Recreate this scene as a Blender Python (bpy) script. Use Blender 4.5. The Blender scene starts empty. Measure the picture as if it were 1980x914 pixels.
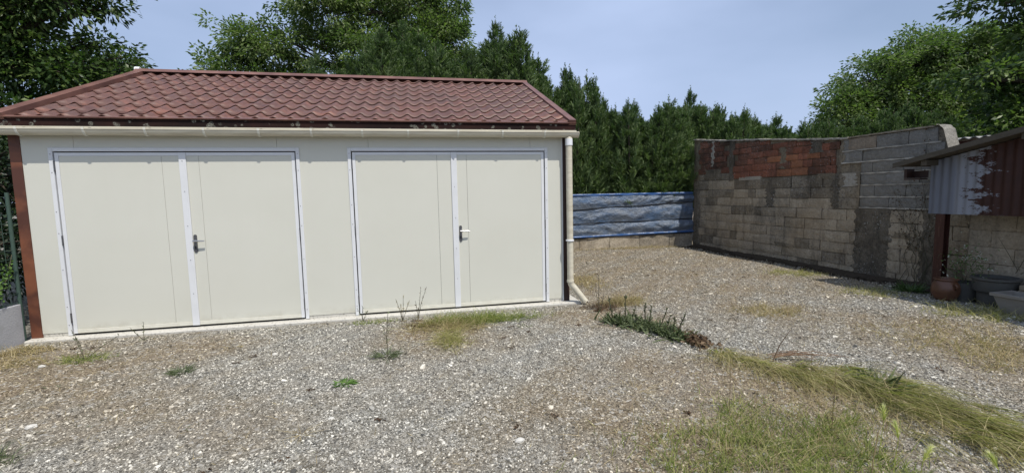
import bpy, math, random
import numpy as np
from mathutils import Vector, Matrix

random.seed(7)
RNG = np.random.default_rng(11)
scene = bpy.context.scene
COL = scene.collection

# ------------------------------------------------------------------ camera
cam_d = bpy.data.cameras.new('camera')
cam_d.sensor_width = 36.0
cam_d.lens = 874.364 * 36.0 / 1980.0
cam_d.clip_start = 0.05
cam_d.clip_end = 2000.0
cam = bpy.data.objects.new('camera', cam_d)
COL.objects.link(cam)
_r = Vector((0.97895915, -0.20298366, -0.02089554))
_u = Vector((0.03912113, 0.0861955, 0.99550986))
_f = Vector((0.20027113, 0.97538094, -0.09232282))
CAM = Vector((3.93982666, -5.93799597, 1.48663397))
cam.matrix_world = Matrix(((_r.x, _u.x, -_f.x, CAM.x), (_r.y, _u.y, -_f.y, CAM.y), (_r.z, _u.z, -_f.z, CAM.z), (0, 0, 0, 1)))
scene.camera = cam

# ------------------------------------------------------------------ light
SUN = Vector((0.42, -1.0, 1.95)).normalized()          # direction towards the sun
elev = math.asin(SUN.z)
azim = math.atan2(SUN.x, SUN.y)
world = bpy.data.worlds.new('World')
scene.world = world
world.use_nodes = True
wn, wl = world.node_tree.nodes, world.node_tree.links
wn.clear()
sky = wn.new('ShaderNodeTexSky')
sky.sky_type = 'NISHITA'
sky.sun_disc = False
sky.sun_elevation = elev
sky.sun_rotation = azim
sky.air_density = 1.0
sky.dust_density = 1.6
sky.ozone_density = 1.6
bg = wn.new('ShaderNodeBackground')
bg.inputs['Strength'].default_value = 0.105
wo = wn.new('ShaderNodeOutputWorld')
# thin high veil of cloud, the same everywhere over the sky
tc = wn.new('ShaderNodeTexCoord')
mp = wn.new('ShaderNodeMapping'); mp.inputs['Scale'].default_value = (1.0, 1.0, 2.6)
nz = wn.new('ShaderNodeTexNoise'); nz.inputs['Scale'].default_value = 1.3; nz.inputs['Detail'].default_value = 5; nz.inputs['Roughness'].default_value = 0.45
rp = wn.new('ShaderNodeValToRGB')
rp.color_ramp.elements[0].position = 0.36; rp.color_ramp.elements[0].color = (0.40, 0.40, 0.40, 1)
rp.color_ramp.elements[1].position = 0.66; rp.color_ramp.elements[1].color = (0.95, 0.95, 0.95, 1)
mx = wn.new('ShaderNodeMixRGB'); mx.inputs['Color2'].default_value = (4.65, 5.75, 8.2, 1)
wl.new(tc.outputs['Generated'], mp.inputs['Vector']); wl.new(mp.outputs['Vector'], nz.inputs['Vector'])
wl.new(nz.outputs['Fac'], rp.inputs['Fac']); wl.new(rp.outputs['Color'], mx.inputs['Fac'])
wl.new(sky.outputs['Color'], mx.inputs['Color1']); wl.new(mx.outputs['Color'], bg.inputs['Color'])
wl.new(bg.outputs['Background'], wo.inputs['Surface'])

sun_d = bpy.data.lights.new('sun', 'SUN')
sun_d.energy = 4.0
sun_d.angle = math.radians(0.5)
sun_d.color = (1.0, 0.95, 0.875)
sun = bpy.data.objects.new('sun', sun_d)
COL.objects.link(sun)
sun.rotation_euler = SUN.to_track_quat('Z', 'Y').to_euler()
sun.location = (6, -10, 20)
scene.view_settings.view_transform = 'Standard'
scene.view_settings.look = 'None'
scene.view_settings.gamma = 1.0
scene.view_settings.exposure = 0.1

# ------------------------------------------------------------------ material helpers
class NT:
    def __init__(s, name, rough=0.6, metallic=0.0, spec=0.4):
        s.m = bpy.data.materials.new(name); s.m.use_nodes = True
        s.n = s.m.node_tree.nodes; s.l = s.m.node_tree.links
        s.p = s.n['Principled BSDF']
        s.p.inputs['Roughness'].default_value = rough
        s.p.inputs['Metallic'].default_value = metallic
        s.p.inputs['Specular IOR Level'].default_value = spec
        s._pos = None
    def set(s, sock, v):
        if isinstance(v, (int, float)): sock.default_value = v
        elif isinstance(v, tuple): sock.default_value = v if len(v) == 4 or sock.type == 'VECTOR' else (*v, 1)
        else: s.l.new(v, sock)
    def pos(s):
        if s._pos is None: s._pos = s.n.new('ShaderNodeNewGeometry').outputs['Position']
        return s._pos
    def objpos(s):
        return s.n.new('ShaderNodeTexCoord').outputs['Object']
    def scale(s, vec, sc):
        m = s.n.new('ShaderNodeMapping'); m.inputs['Scale'].default_value = sc
        s.l.new(vec, m.inputs['Vector']); return m.outputs['Vector']
    def noise(s, scale, detail=4, rough=0.55, vec=None, dist=0.0):
        t = s.n.new('ShaderNodeTexNoise'); t.inputs['Scale'].default_value = scale
        t.inputs['Detail'].default_value = detail; t.inputs['Roughness'].default_value = rough
        t.inputs['Distortion'].default_value = dist
        s.l.new(vec if vec is not None else s.pos(), t.inputs['Vector']); return t.outputs['Fac']
    def voro(s, scale, out='Color', feat='F1', vec=None, rand=1.0):
        t = s.n.new('ShaderNodeTexVoronoi'); t.feature = feat; t.inputs['Scale'].default_value = scale
        t.inputs['Randomness'].default_value = rand
        s.l.new(vec if vec is not None else s.pos(), t.inputs['Vector']); return t.outputs[out]
    def ramp(s, fac, stops, interp='LINEAR'):
        r = s.n.new('ShaderNodeValToRGB'); e = r.color_ramp.elements; r.color_ramp.interpolation = interp
        while len(e) < len(stops): e.new(0.5)
        for k, (p, c) in enumerate(stops):
            e[k].position = p
            e[k].color = (c, c, c, 1) if isinstance(c, (int, float)) else (*c, 1)
        s.l.new(fac, r.inputs['Fac']); return r.outputs['Color']
    def mix(s, fac, a, b, mode='MIX'):
        m = s.n.new('ShaderNodeMixRGB'); m.blend_type = mode
        s.set(m.inputs['Fac'], fac); s.set(m.inputs['Color1'], a); s.set(m.inputs['Color2'], b); return m.outputs['Color']
    def math(s, op, a, b=0.0):
        m = s.n.new('ShaderNodeMath'); m.operation = op
        s.set(m.inputs[0], a); s.set(m.inputs[1], b); return m.outputs[0]
    def sep(s, v):
        t = s.n.new('ShaderNodeSeparateXYZ'); s.l.new(v, t.inputs[0]); return t.outputs
    def attr(s, name, inst=False):
        a = s.n.new('ShaderNodeAttribute'); a.attribute_name = name
        if inst: a.attribute_type = 'INSTANCER'
        return a.outputs['Fac']
    def rand(s):
        return s.n.new('ShaderNodeObjectInfo').outputs['Random']
    def color(s, v): s.set(s.p.inputs['Base Color'], v); return s
    def rough(s, v): s.set(s.p.inputs['Roughness'], v); return s
    def bump(s, h, strength=0.4, dist=0.01):
        b = s.n.new('ShaderNodeBump'); b.inputs['Strength'].default_value = strength; b.inputs['Distance'].default_value = dist
        s.l.new(h, b.inputs['Height']); s.l.new(b.outputs['Normal'], s.p.inputs['Normal']); return s

# ---- painted metal of the garage
t = NT('cream_panel', 0.42)
c = t.mix(t.ramp(t.noise(1.3, 5), [(0.35, 0.0), (0.75, 0.5)]), (0.62, 0.615, 0.535), (0.575, 0.568, 0.485))
zz = t.sep(t.pos())[2]
c = t.mix(t.math('MULTIPLY', t.ramp(zz, [(0.0, 0.8), (0.15, 0.0)]), t.ramp(t.noise(6, 6, 0.7), [(0.4, 0), (0.65, 1)])), c, (0.42, 0.39, 0.31))
c = t.mix(t.math('MULTIPLY', t.ramp(t.noise(1.0, 4, vec=t.scale(t.pos(), (9, 9, 0.8))), [(0.5, 0), (0.9, 0.12)]), 1.0), c, (0.56, 0.55, 0.48))
t.color(c).bump(t.math('ADD', t.math('MULTIPLY', t.noise(160, 2), 0.1), t.noise(1.7, 3)), 0.12, 0.02)
M_PANEL = t.m
t = NT('white_frame', 0.35)
t.color(t.mix(t.ramp(t.noise(5, 5), [(0.45, 0), (0.8, 0.5)]), (0.69, 0.70, 0.705), (0.59, 0.60, 0.60)))
M_WHITE = t.m
t = NT('cream_sill', 0.5)
t.color(t.mix(t.noise(12, 4), (0.72, 0.71, 0.62), (0.55, 0.53, 0.44))); M_SILL = t.m
t = NT('gutter_plastic', 0.38)
c = t.mix(t.ramp(t.noise(3, 5, vec=t.scale(t.pos(), (1, 4, 8))), [(0.4, 0), (0.75, 0.8)]), (0.62, 0.58, 0.46), (0.44, 0.39, 0.29))
t.color(c); M_GUT = t.m
t = NT('white_plastic', 0.35); t.color((0.78, 0.79, 0.80)); M_WPL = t.m
t = NT('brown_metal', 0.5)
t.color(t.mix(t.ramp(t.noise(2.2, 4, dist=0.6), [(0.42, 0), (0.68, 1)]), (0.085, 0.032, 0.02), (0.215, 0.078, 0.038)))
t.bump(t.noise(9, 3), 0.2, 0.01); M_BROWN = t.m
t = NT('dark_brown_metal', 0.5); t.color((0.035, 0.018, 0.014)); M_DKBROWN = t.m
t = NT('fascia_metal', 0.8, spec=0.1)
lich = t.math('MULTIPLY', t.ramp(t.voro(14, 'Distance'), [(0.12, 1), (0.2, 0.25), (0.30, 1), (0.38, 0)]), t.ramp(t.noise(4.5, 3), [(0.44, 0), (0.50, 1)]))
lich = t.math('MULTIPLY', lich, t.ramp(t.noise(60, 3), [(0.35, 0.2), (0.55, 1)]))
c = t.mix(t.ramp(t.noise(2, 5), [(0.4, 0), (0.7, 1)]), (0.016, 0.010, 0.009), (0.04, 0.017, 0.014))
c = t.mix(lich, c, (0.20, 0.20, 0.165))
t.color(c); M_FASC = t.m
t = NT('roof_tile_metal', 0.5, spec=0.35)
rv = t.rand()
p = t.pos()
c = t.mix(t.ramp(rv, [(0.0, 0.0), (1.0, 1.0)]), (0.150, 0.070, 0.050), (0.130, 0.076, 0.060))
c = t.mix(t.math('MULTIPLY', t.ramp(t.noise(6.5, 5, 0.6, dist=0.8), [(0.50, 0), (0.66, 0.9)]), t.ramp(t.voro(3.1, 'Color'), [(0.3, 0.25), (0.7, 1.0)])), c, (0.27, 0.115, 0.075))
c = t.mix(t.ramp(t.noise(2.5, 5), [(0.3, 0.5), (0.5, 0.0)]), c, (0.075, 0.038, 0.036))
c = t.mix(t.ramp(t.noise(1.2, 3), [(0.4, 0), (0.7, 0.25)]), c, (0.19, 0.095, 0.078))
c = t.mix(t.ramp(t.noise(120, 2), [(0.35, 0.35), (0.6, 0.0)]), c, (0.05, 0.02, 0.02))
t.color(c).bump(t.noise(150, 3), 0.3, 0.003); M_TILE = t.m
t = NT('trim_metal', 0.45)
t.color(t.mix(t.ramp(t.noise(3, 4), [(0.35, 0), (0.7, 1)]), (0.12, 0.056, 0.044), (0.21, 0.105, 0.078)))
t.bump(t.noise(14, 2), 0.15, 0.01); M_TRIM = t.m
t = NT('steel', 0.3, 1.0); t.color((0.55, 0.55, 0.56)); M_STEEL = t.m
t = NT('dark_steel', 0.35, 0.8); t.color((0.16, 0.16, 0.165)); M_DSTEEL = t.m
t = NT('black_gap', 0.9); t.color((0.01, 0.01, 0.01)); M_BLACK = t.m
t = NT('concrete', 0.9, spec=0.2)
c = t.mix(t.noise(6, 6), (0.44, 0.425, 0.38), (0.60, 0.58, 0.52))
c = t.mix(t.ramp(t.noise(38, 3), [(0.55, 0), (0.68, 0.6)]), c, (0.16, 0.15, 0.12))
t.color(c).bump(t.noise(60, 4), 0.6, 0.01); M_CONC = t.m
t = NT('grey_concrete_board', 0.9, spec=0.2)
c = t.mix(t.noise(2.5, 6), (0.34, 0.34, 0.36), (0.46, 0.46, 0.47))
c = t.mix(t.ramp(t.noise(7, 5), [(0.5, 0), (0.7, 0.4)]), c, (0.2, 0.21, 0.17))
t.color(c).bump(t.noise(50, 4), 0.5, 0.008); M_BOARD = t.m

# ---- old wall
def wallmat(name, ca, cb, stain=0.6, speck=0.5, rvar=(0.6, 1.25), dark=(0.045, 0.042, 0.036)):
    t = NT(name, 0.95, spec=0.12)
    c = t.mix(t.noise(4, 6), ca, cb)
    g = t.ramp(t.rand(), [(0.0, rvar[0]), (1.0, rvar[1] if rvar[1] <= 1 else 1.0)])
    c = t.mix(1.0, c, g, 'MULTIPLY')
    c = t.mix(t.ramp(t.noise(13, 6, 0.75), [(0.3, 0.55), (0.5, 0.0), (0.72, 0.5)]), c, tuple(v * 1.35 for v in cb))
    c = t.mix(t.ramp(t.noise(1.5, 6, 0.7, dist=0.5), [(0.46, 0), (0.66, stain)]), c, dark)
    c = t.mix(t.ramp(t.noise(1.9, 6, 0.7, vec=t.scale(t.pos(), (1, 2.2, 0.6))), [(0.5, 0), (0.72, stain * .9)]), c, dark)
    c = t.mix(t.ramp(t.noise(24, 6, 0.8), [(0.50, 0), (0.62, stain)]), c, dark)
    c = t.mix(t.ramp(t.noise(0.7, 3), [(0.35, 0.35), (0.6, 0.0)]), c, tuple(v * q for v, q in zip(ca, (1.15, 1.0, 0.8))))
    c = t.mix(t.ramp(t.noise(2.2, 5, 0.7, vec=t.scale(t.pos(), (1, 4.5, 0.35))), [(0.52, 0), (0.72, stain * .75)]), c, dark)
    if speck:
        s = t.math('MULTIPLY', t.ramp(t.noise(34, 4, 0.7), [(0.60, 0), (0.65, 1)]), t.ramp(t.noise(3.1, 3), [(0.42, 0), (0.6, speck)]))
        c = t.mix(s, c, (0.46, 0.45, 0.42))
    t.color(c).bump(t.math('ADD', t.noise(26, 6, 0.7), t.math('MULTIPLY', t.noise(120, 3), 0.3)), 0.9, 0.02)
    return t.m
M_BLOCK = wallmat('old_block', (0.36, 0.305, 0.225), (0.47, 0.405, 0.31), 0.5, 0.5, (0.75, 1.0))
M_BLOCKDK = wallmat('stained_block', (0.24, 0.205, 0.155), (0.34, 0.295, 0.225), 0.75, 1.0)
M_BLOCKGR = wallmat('grey_block', (0.225, 0.22, 0.20), (0.29, 0.28, 0.255), 0.25, 0.0, (0.75, 1.0))
M_BLOCKOR = wallmat('ochre_block', (0.31, 0.26, 0.20), (0.37, 0.31, 0.24), 0.2, 0.0)
M_BRICK = wallmat('red_brick', (0.38, 0.145, 0.09), (0.27, 0.135, 0.095), 0.9, 0.6, (0.5, 1.0), (0.065, 0.045, 0.036))
M_BRICKOR = wallmat('orange_brick', (0.41, 0.175, 0.085), (0.31, 0.155, 0.10), 0.5, 0.3, (0.7, 1.0), (0.06, 0.04, 0.032))
M_BRICKDK = wallmat('stained_brick', (0.24, 0.10, 0.065), (0.20, 0.12, 0.085), 0.95, 0.7, (0.5, 1.0), (0.05, 0.04, 0.033))
M_MORTAR = wallmat('old_mortar', (0.32, 0.275, 0.205), (0.20, 0.17, 0.125), 0.8, 0.3)
M_MORTLT = wallmat('pale_mortar', (0.50, 0.475, 0.42), (0.42, 0.40, 0.35), 0.1, 0.0)
M_RENDER = wallmat('dark_render', (0.13, 0.113, 0.088), (0.24, 0.208, 0.16), 0.8, 1.0)
M_CAP = wallmat('cap_mortar', (0.50, 0.47, 0.41), (0.38, 0.36, 0.31), 0.35, 0.3)
M_SHEDBLK = wallmat('shed_block', (0.34, 0.30, 0.235), (0.44, 0.39, 0.31), 0.45, 0.1)
M_PLINTH = wallmat('plinth_concrete', (0.42, 0.38, 0.31), (0.50, 0.45, 0.37), 0.7, 0.35)

t = NT('zinc_sheet', 0.5, 0.25)
c = t.mix(t.noise(3, 5, vec=t.scale(t.pos(), (5, 5, 0.6))), (0.115, 0.125, 0.15), (0.185, 0.20, 0.235))
xyz = t.sep(t.pos())
edge = t.math('ADD', t.math('ADD', xyz[1], 1.46), t.math('MULTIPLY', t.math('SUBTRACT', t.noise(5.5, 6, 0.75, vec=t.scale(t.pos(), (1, 1, 2.6))), 0.5), 1.7))
c = t.mix(t.ramp(t.math('ADD', xyz[1], 1.22), [(0.0, 1.0), (0.04, 0.0)]), c, (0.235, 0.25, 0.285))
c2 = t.mix(t.noise(8, 5), (0.058, 0.022, 0.015), (0.028, 0.012, 0.010))
c = t.mix(t.ramp(edge, [(0.0, 1.0), (0.02, 0.0)]), c, c2)
t.color(c).rough(0.6); M_ZINC = t.m
t = NT('old_wood', 0.85, spec=0.2)
t.color(t.mix(t.noise(3, 5, vec=t.scale(t.pos(), (12, 1, 12))), (0.052, 0.045, 0.034), (0.12, 0.104, 0.08))); M_WOOD = t.m
t = NT('rusty_beam', 0.55, 0.2)
c = t.mix(t.noise(4, 5, vec=t.scale(t.pos(), (30, 30, 1.2))), (0.022, 0.009, 0.007), (0.075, 0.026, 0.017))
c = t.mix(t.ramp(t.noise(3, 4, vec=t.scale(t.pos(), (45, 45, 1.0))), [(0.62, 0), (0.7, 0.7)]), c, (0.26, 0.14, 0.10))
t.color(c); M_BEAM = t.m
t = NT('fibre_cement', 0.9)
c = t.mix(t.noise(6, 5), (0.22, 0.215, 0.20), (0.38, 0.37, 0.34)); c = t.mix(t.ramp(t.noise(14, 5), [(0.5, 0), (0.6, 0.8)]), c, (0.08, 0.08, 0.07))
t.color(c).bump(t.noise(50, 3), 0.5, 0.01); M_FIBRE = t.m
t = NT('dark_red_board', 0.8); t.color(t.mix(t.noise(5, 4), (0.06, 0.022, 0.018), (0.11, 0.04, 0.03))); M_REDBD = t.m
t = NT('glazed_pot', 0.35, spec=0.45)
t.color(t.mix(t.ramp(t.noise(6, 4), [(0.4, 0), (0.7, 1)]), (0.15, 0.068, 0.036), (0.09, 0.042, 0.024))).bump(t.noise(20, 3), 0.2, 0.01); M_POT = t.m
t = NT('grey_tub', 0.75); t.color(t.mix(t.noise(8, 5), (0.05, 0.05, 0.046), (0.10, 0.097, 0.085))).bump(t.noise(40, 3), 0.3, 0.01); M_TUB = t.m
t = NT('pale_planter', 0.85); t.color(t.mix(t.noise(6, 5), (0.19, 0.175, 0.15), (0.30, 0.275, 0.24))).bump(t.noise(40, 3), 0.4, 0.01); M_PALE = t.m
t = NT('soil', 1.0, spec=0.1); t.color(t.mix(t.noise(30, 5), (0.035, 0.028, 0.02), (0.09, 0.07, 0.05))).bump(t.noise(60, 5), 1.0, 0.02); M_SOIL = t.m
t = NT('bark', 0.95, spec=0.1)
t.color(t.mix(t.noise(3, 5, vec=t.scale(t.pos(), (8, 8, 1.5))), (0.035, 0.030, 0.024), (0.09, 0.076, 0.058))).bump(t.noise(20, 4), 0.8, 0.02); M_BARK = t.m

# tarpaulin
t = NT('blue_tarp', 0.30, spec=0.55)
xyz = t.sep(t.pos())
wear = t.ramp(t.noise(2.0, 6, 0.7, vec=t.scale(t.pos(), (1.0, 1, 3.0))), [(0.36, 0), (0.60, 1)])
c = t.mix(wear, (0.07, 0.12, 0.205), (0.15, 0.175, 0.21))
c = t.mix(t.ramp(t.noise(9, 5, 0.7), [(0.60, 0), (0.75, 0.6)]), c, (0.34, 0.38, 0.43))
t.color(c).bump(t.noise(9, 6, 0.65, vec=t.scale(t.pos(), (1.0, 1, 1.6)), dist=1.2), 0.8, 0.05); t.p.inputs['Specular IOR Level'].default_value = 0.5; M_TARP = t.m
t = NT('blue_tarp_hem', 0.35, spec=0.5)
t.color(t.mix(t.ramp(t.noise(6, 5), [(0.4, 0), (0.7, 0.6)]), (0.035, 0.10, 0.27), (0.13, 0.17, 0.24))).bump(t.noise(9, 4), 0.5, 0.03); M_TARPH = t.m

# foliage: tint attribute per leaf 0..1
def leafmat(name, dark, mid, light, trans=0.35, rough=0.45, spec=0.35, nscale=1.2):
    t = NT(name, rough, spec=spec)
    a = t.attr('tint')
    a = t.math('ADD', t.math('MULTIPLY', a, 0.75), t.math('MULTIPLY', t.noise(nscale, 3), 0.32))
    c = t.ramp(a, [(0.05, dark), (0.5, mid), (1.0, light)])
    t.color(c)
    tr = t.n.new('ShaderNodeBsdfTranslucent')
    t.l.new(t.mix(1.0, c, (0.95, 1.25, 0.55), 'MULTIPLY'), tr.inputs['Color'])
    ms = t.n.new('ShaderNodeMixShader'); ms.inputs['Fac'].default_value = trans
    out = t.n['Material Output']
    t.l.new(t.p.outputs['BSDF'], ms.inputs[1]); t.l.new(tr.outputs['BSDF'], ms.inputs[2]); t.l.new(ms.outputs['Shader'], out.inputs['Surface'])
    return t.m
M_WALNUT = leafmat('walnut_leaf', (0.05, 0.082, 0.028), (0.115, 0.165, 0.054), (0.225, 0.28, 0.095), 0.42)
M_DKLEAF = leafmat('laurel_leaf', (0.02, 0.042, 0.015), (0.055, 0.098, 0.028), (0.17, 0.23, 0.062), 0.35, 0.4)
M_SHADEIVY = leafmat('shaded_ivy_leaf', (0.008, 0.017, 0.008), (0.016, 0.032, 0.012), (0.04, 0.07, 0.024), 0.12, 0.4)  # dark ivy, darkened further so the colour carries the leafy tree's shade
M_LTLEAF = leafmat('light_leaf', (0.05, 0.085, 0.03), (0.09, 0.14, 0.05), (0.15, 0.205, 0.08))
M_CYP = leafmat('cypress_spray', (0.026, 0.048, 0.020), (0.078, 0.122, 0.048), (0.20, 0.255, 0.105), 0.3, 0.6, 0.2, 2.0)
M_GRASS = leafmat('grass_blade', (0.12, 0.125, 0.042), (0.34, 0.305, 0.13), (0.64, 0.55, 0.33), 0.42, 0.6, 0.2, 3.0)
M_GRASSG = leafmat('green_grass', (0.08, 0.115, 0.03), (0.22, 0.26, 0.07), (0.50, 0.47, 0.20), 0.42, 0.6, 0.2, 3.0)
M_STRAW = leafmat('dry_straw', (0.18, 0.13, 0.068), (0.36, 0.28, 0.15), (0.58, 0.48, 0.29), 0.3, 0.7, 0.2, 3.0)
M_WEED = leafmat('weed_leaf', (0.045, 0.06, 0.028), (0.10, 0.125, 0.056), (0.20, 0.235, 0.115), 0.2, 0.5, 0.3, 4.0)
M_BRIGHT = leafmat('bright_weed_leaf', (0.05, 0.105, 0.022), (0.09, 0.175, 0.035), (0.16, 0.26, 0.06), 0.3, 0.5, 0.3, 4.0)
M_DEAD = leafmat('dead_leaf', (0.045, 0.028, 0.018), (0.10, 0.065, 0.04), (0.21, 0.15, 0.095), 0.1, 0.9, 0.1, 4.0)
M_EAR = leafmat('barley_ear', (0.32, 0.35, 0.08), (0.50, 0.51, 0.15), (0.78, 0.74, 0.45), 0.35, 0.6, 0.2, 4.0)
M_WHITEFL = leafmat('white_petal', (0.35, 0.36, 0.30), (0.48, 0.5, 0.42), (0.62, 0.63, 0.58), 0.2, 0.7, 0.2, 4.0)
t = NT('green_wire', 0.5); t.color((0.05, 0.085, 0.065)); M_WIRE = t.m
t = NT('grey_stem', 0.8); t.color(t.mix(t.noise(20, 3), (0.10, 0.075, 0.05), (0.06, 0.07, 0.035))); M_STEM = t.m

# ------------------------------------------------------------------ mesh helpers
def np_mesh(name, V, F, mat, tint=None, smooth=False):
    V = np.asarray(V, dtype=np.float32).reshape(-1, 3)
    F = np.asarray(F, dtype=np.int32)
    me = bpy.data.meshes.new(name)
    nf, k = F.shape
    me.vertices.add(len(V)); me.vertices.foreach_set('co', V.ravel())
    me.loops.add(nf * k); me.loops.foreach_set('vertex_index', F.ravel())
    me.polygons.add(nf)
    me.polygons.foreach_set('loop_start', np.arange(0, nf * k, k, dtype=np.int32))
    me.polygons.foreach_set('loop_total', np.full(nf, k, dtype=np.int32))
    if smooth: me.polygons.foreach_set('use_smooth', np.ones(nf, dtype=bool))
    if tint is not None:
        a = me.attributes.new('tint', 'FLOAT', 'FACE'); a.data.foreach_set('value', np.asarray(tint, dtype=np.float32))
    me.materials.append(mat)
    me.update(calc_edges=True); me.validate()
    return me

class MB:
    """collects boxes, tubes and sheets and links them as one mesh object"""
    def __init__(s): s.v = []; s.f = []
    def add(s, verts, faces):
        o = len(s.v); s.v += [tuple(p) for p in verts]; s.f += [tuple(o + i for i in f) for f in faces]; return s
    def box(s, a, b, bev=0.0):
        x0, y0, z0 = (min(a[i], b[i]) for i in range(3)); x1, y1, z1 = (max(a[i], b[i]) for i in range(3))
        if bev <= 0:
            return s.add([(x0, y0, z0), (x1, y0, z0), (x1, y1, z0), (x0, y1, z0), (x0, y0, z1), (x1, y0, z1), (x1, y1, z1), (x0, y1, z1)],
                  [(0, 3, 2, 1), (4, 5, 6, 7), (0, 1, 5, 4), (1, 2, 6, 5), (2, 3, 7, 6), (3, 0, 4, 7)])
        e = bev; vs = []; idx = {}
        for cx, cy, cz in [(i, j, k) for i in (0, 1) for j in (0, 1) for k in (0, 1)]:
            X = (x0, x1)[cx]; Y = (y0, y1)[cy]; Z = (z0, z1)[cz]
            sx, sy, sz = (e, -e)[cx], (e, -e)[cy], (e, -e)[cz]
            idx[(cx, cy, cz)] = len(vs)
            vs += [(X, Y + sy, Z + sz), (X + sx, Y, Z + sz), (X + sx, Y + sy, Z)]
        fs = []
        for ax in range(3):
            o1, o2 = [q for q in range(3) if q != ax]
            for sgn in (0, 1):
                q = []
                for (i, j) in ((0, 0), (1, 0), (1, 1), (0, 1)):
                    c = [0, 0, 0]; c[ax] = sgn; c[o1] = i; c[o2] = j
                    q.append(idx[tuple(c)] + ax)
                if (sgn == 0) ^ (ax == 1): q = q[::-1]
                fs.append(tuple(q))
        for ax in range(3):       # edges along ax
            o1, o2 = [q for q in range(3) if q != ax]
            for i in (0, 1):
                for j in (0, 1):
                    c0 = [0, 0, 0]; c0[o1] = i; c0[o2] = j; c1 = list(c0); c1[ax] = 1
                    q = (idx[tuple(c0)] + o1, idx[tuple(c1)] + o1, idx[tuple(c1)] + o2, idx[tuple(c0)] + o2)
                    fs.append(q)
        for c, k in idx.items(): fs.append((k, k + 1, k + 2))
        return s.add(vs, fs)
    def tube(s, pts, rad, n=8, cap=True, arc=None):
        pts = [Vector(p) for p in pts]; N = len(pts)
        rad = rad if isinstance(rad, (list, tuple)) else [rad] * N
        vs = []; up = None
        for i, p in enumerate(pts):
            d = (pts[min(i + 1, N - 1)] - pts[max(i - 1, 0)])
            d = d.normalized() if d.length > 1e-9 else Vector((0, 0, 1))
            if up is None: up = Vector((0, 0, 1)) if abs(d.z) < 0.9 else Vector((1, 0, 0))
            a = d.cross(up)
            if a.length < 1e-4: a = d.cross(Vector((0.3, 1, 0.1)))
            a.normalize(); b = a.cross(d).normalized(); up = b
            for k in range(n):
                t = 2 * math.pi * k / n
                vs.append(p + (a * math.cos(t) + b * math.sin(t)) * rad[i])
        fs = [(i * n + k, i * n + (k + 1) % n, (i + 1) * n + (k + 1) % n, (i + 1) * n + k) for i in range(N - 1) for k in range(n)]
        if cap: fs += [tuple(range(n))[::-1], tuple((N - 1) * n + k for k in range(n))]
        return s.add(vs, fs)
    def lathe(s, c, prof, n=24):
        vs = []
        for r, z in prof:
            for k in range(n):
                t = 2 * math.pi * k / n
                vs.append((c[0] + r * math.cos(t), c[1] + r * math.sin(t), c[2] + z))
        fs = [(i * n + k, i * n + (k + 1) % n, (i + 1) * n + (k + 1) % n, (i + 1) * n + k) for i in range(len(prof) - 1) for k in range(n)]
        return s.add(vs, fs)
    def grid(s, fn, nu, nv):
        vs = [fn(i / nu, j / nv) for j in range(nv + 1) for i in range(nu + 1)]
        fs = [(j * (nu + 1) + i, j * (nu + 1) + i + 1, (j + 1) * (nu + 1) + i + 1, (j + 1) * (nu + 1) + i) for j in range(nv) for i in range(nu)]
        return s.add(vs, fs)
    def mesh(s, name, mat, smooth=False, angle=None):
        me = bpy.data.meshes.new(name); me.from_pydata([tuple(v) for v in s.v], [], s.f)
        me.materials.append(mat)
        if smooth:
            for p in me.polygons: p.use_smooth = True
            if angle:
                me.set_sharp_from_angle(angle=math.radians(angle))
        me.update(); return me
    def build(s, name, mat, parent=None, smooth=False, angle=None):
        return link(name, s.mesh(name, mat, smooth, angle), parent)

def link(name, me, parent=None, loc=(0, 0, 0)):
    o = bpy.data.objects.new(name, me); COL.objects.link(o); o.location = loc
    if parent is not None:
        o.parent = parent
        o.matrix_parent_inverse = Matrix.Identity(4)
        o.location = Vector(loc) - WORLD.get(parent.name, Vector((0, 0, 0)))
        WORLD[o.name] = Vector(loc)
    else: WORLD[o.name] = Vector(loc)
    return o
WORLD = {}
def thing(name, label, cat, loc=(0, 0, 0), group=None):
    o = bpy.data.objects.new(name, None); COL.objects.link(o); o.location = loc; o.empty_display_size = 0.2
    WORLD[o.name] = Vector(loc)
    o['label'] = label; o['category'] = cat
    if group: o['group'] = group
    return o
def tag(o, label, cat, group=None):
    o['label'] = label; o['category'] = cat
    if group: o['group'] = group
    return o
def struct(o, kind='structure'):
    o['kind'] = kind; return o

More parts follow.
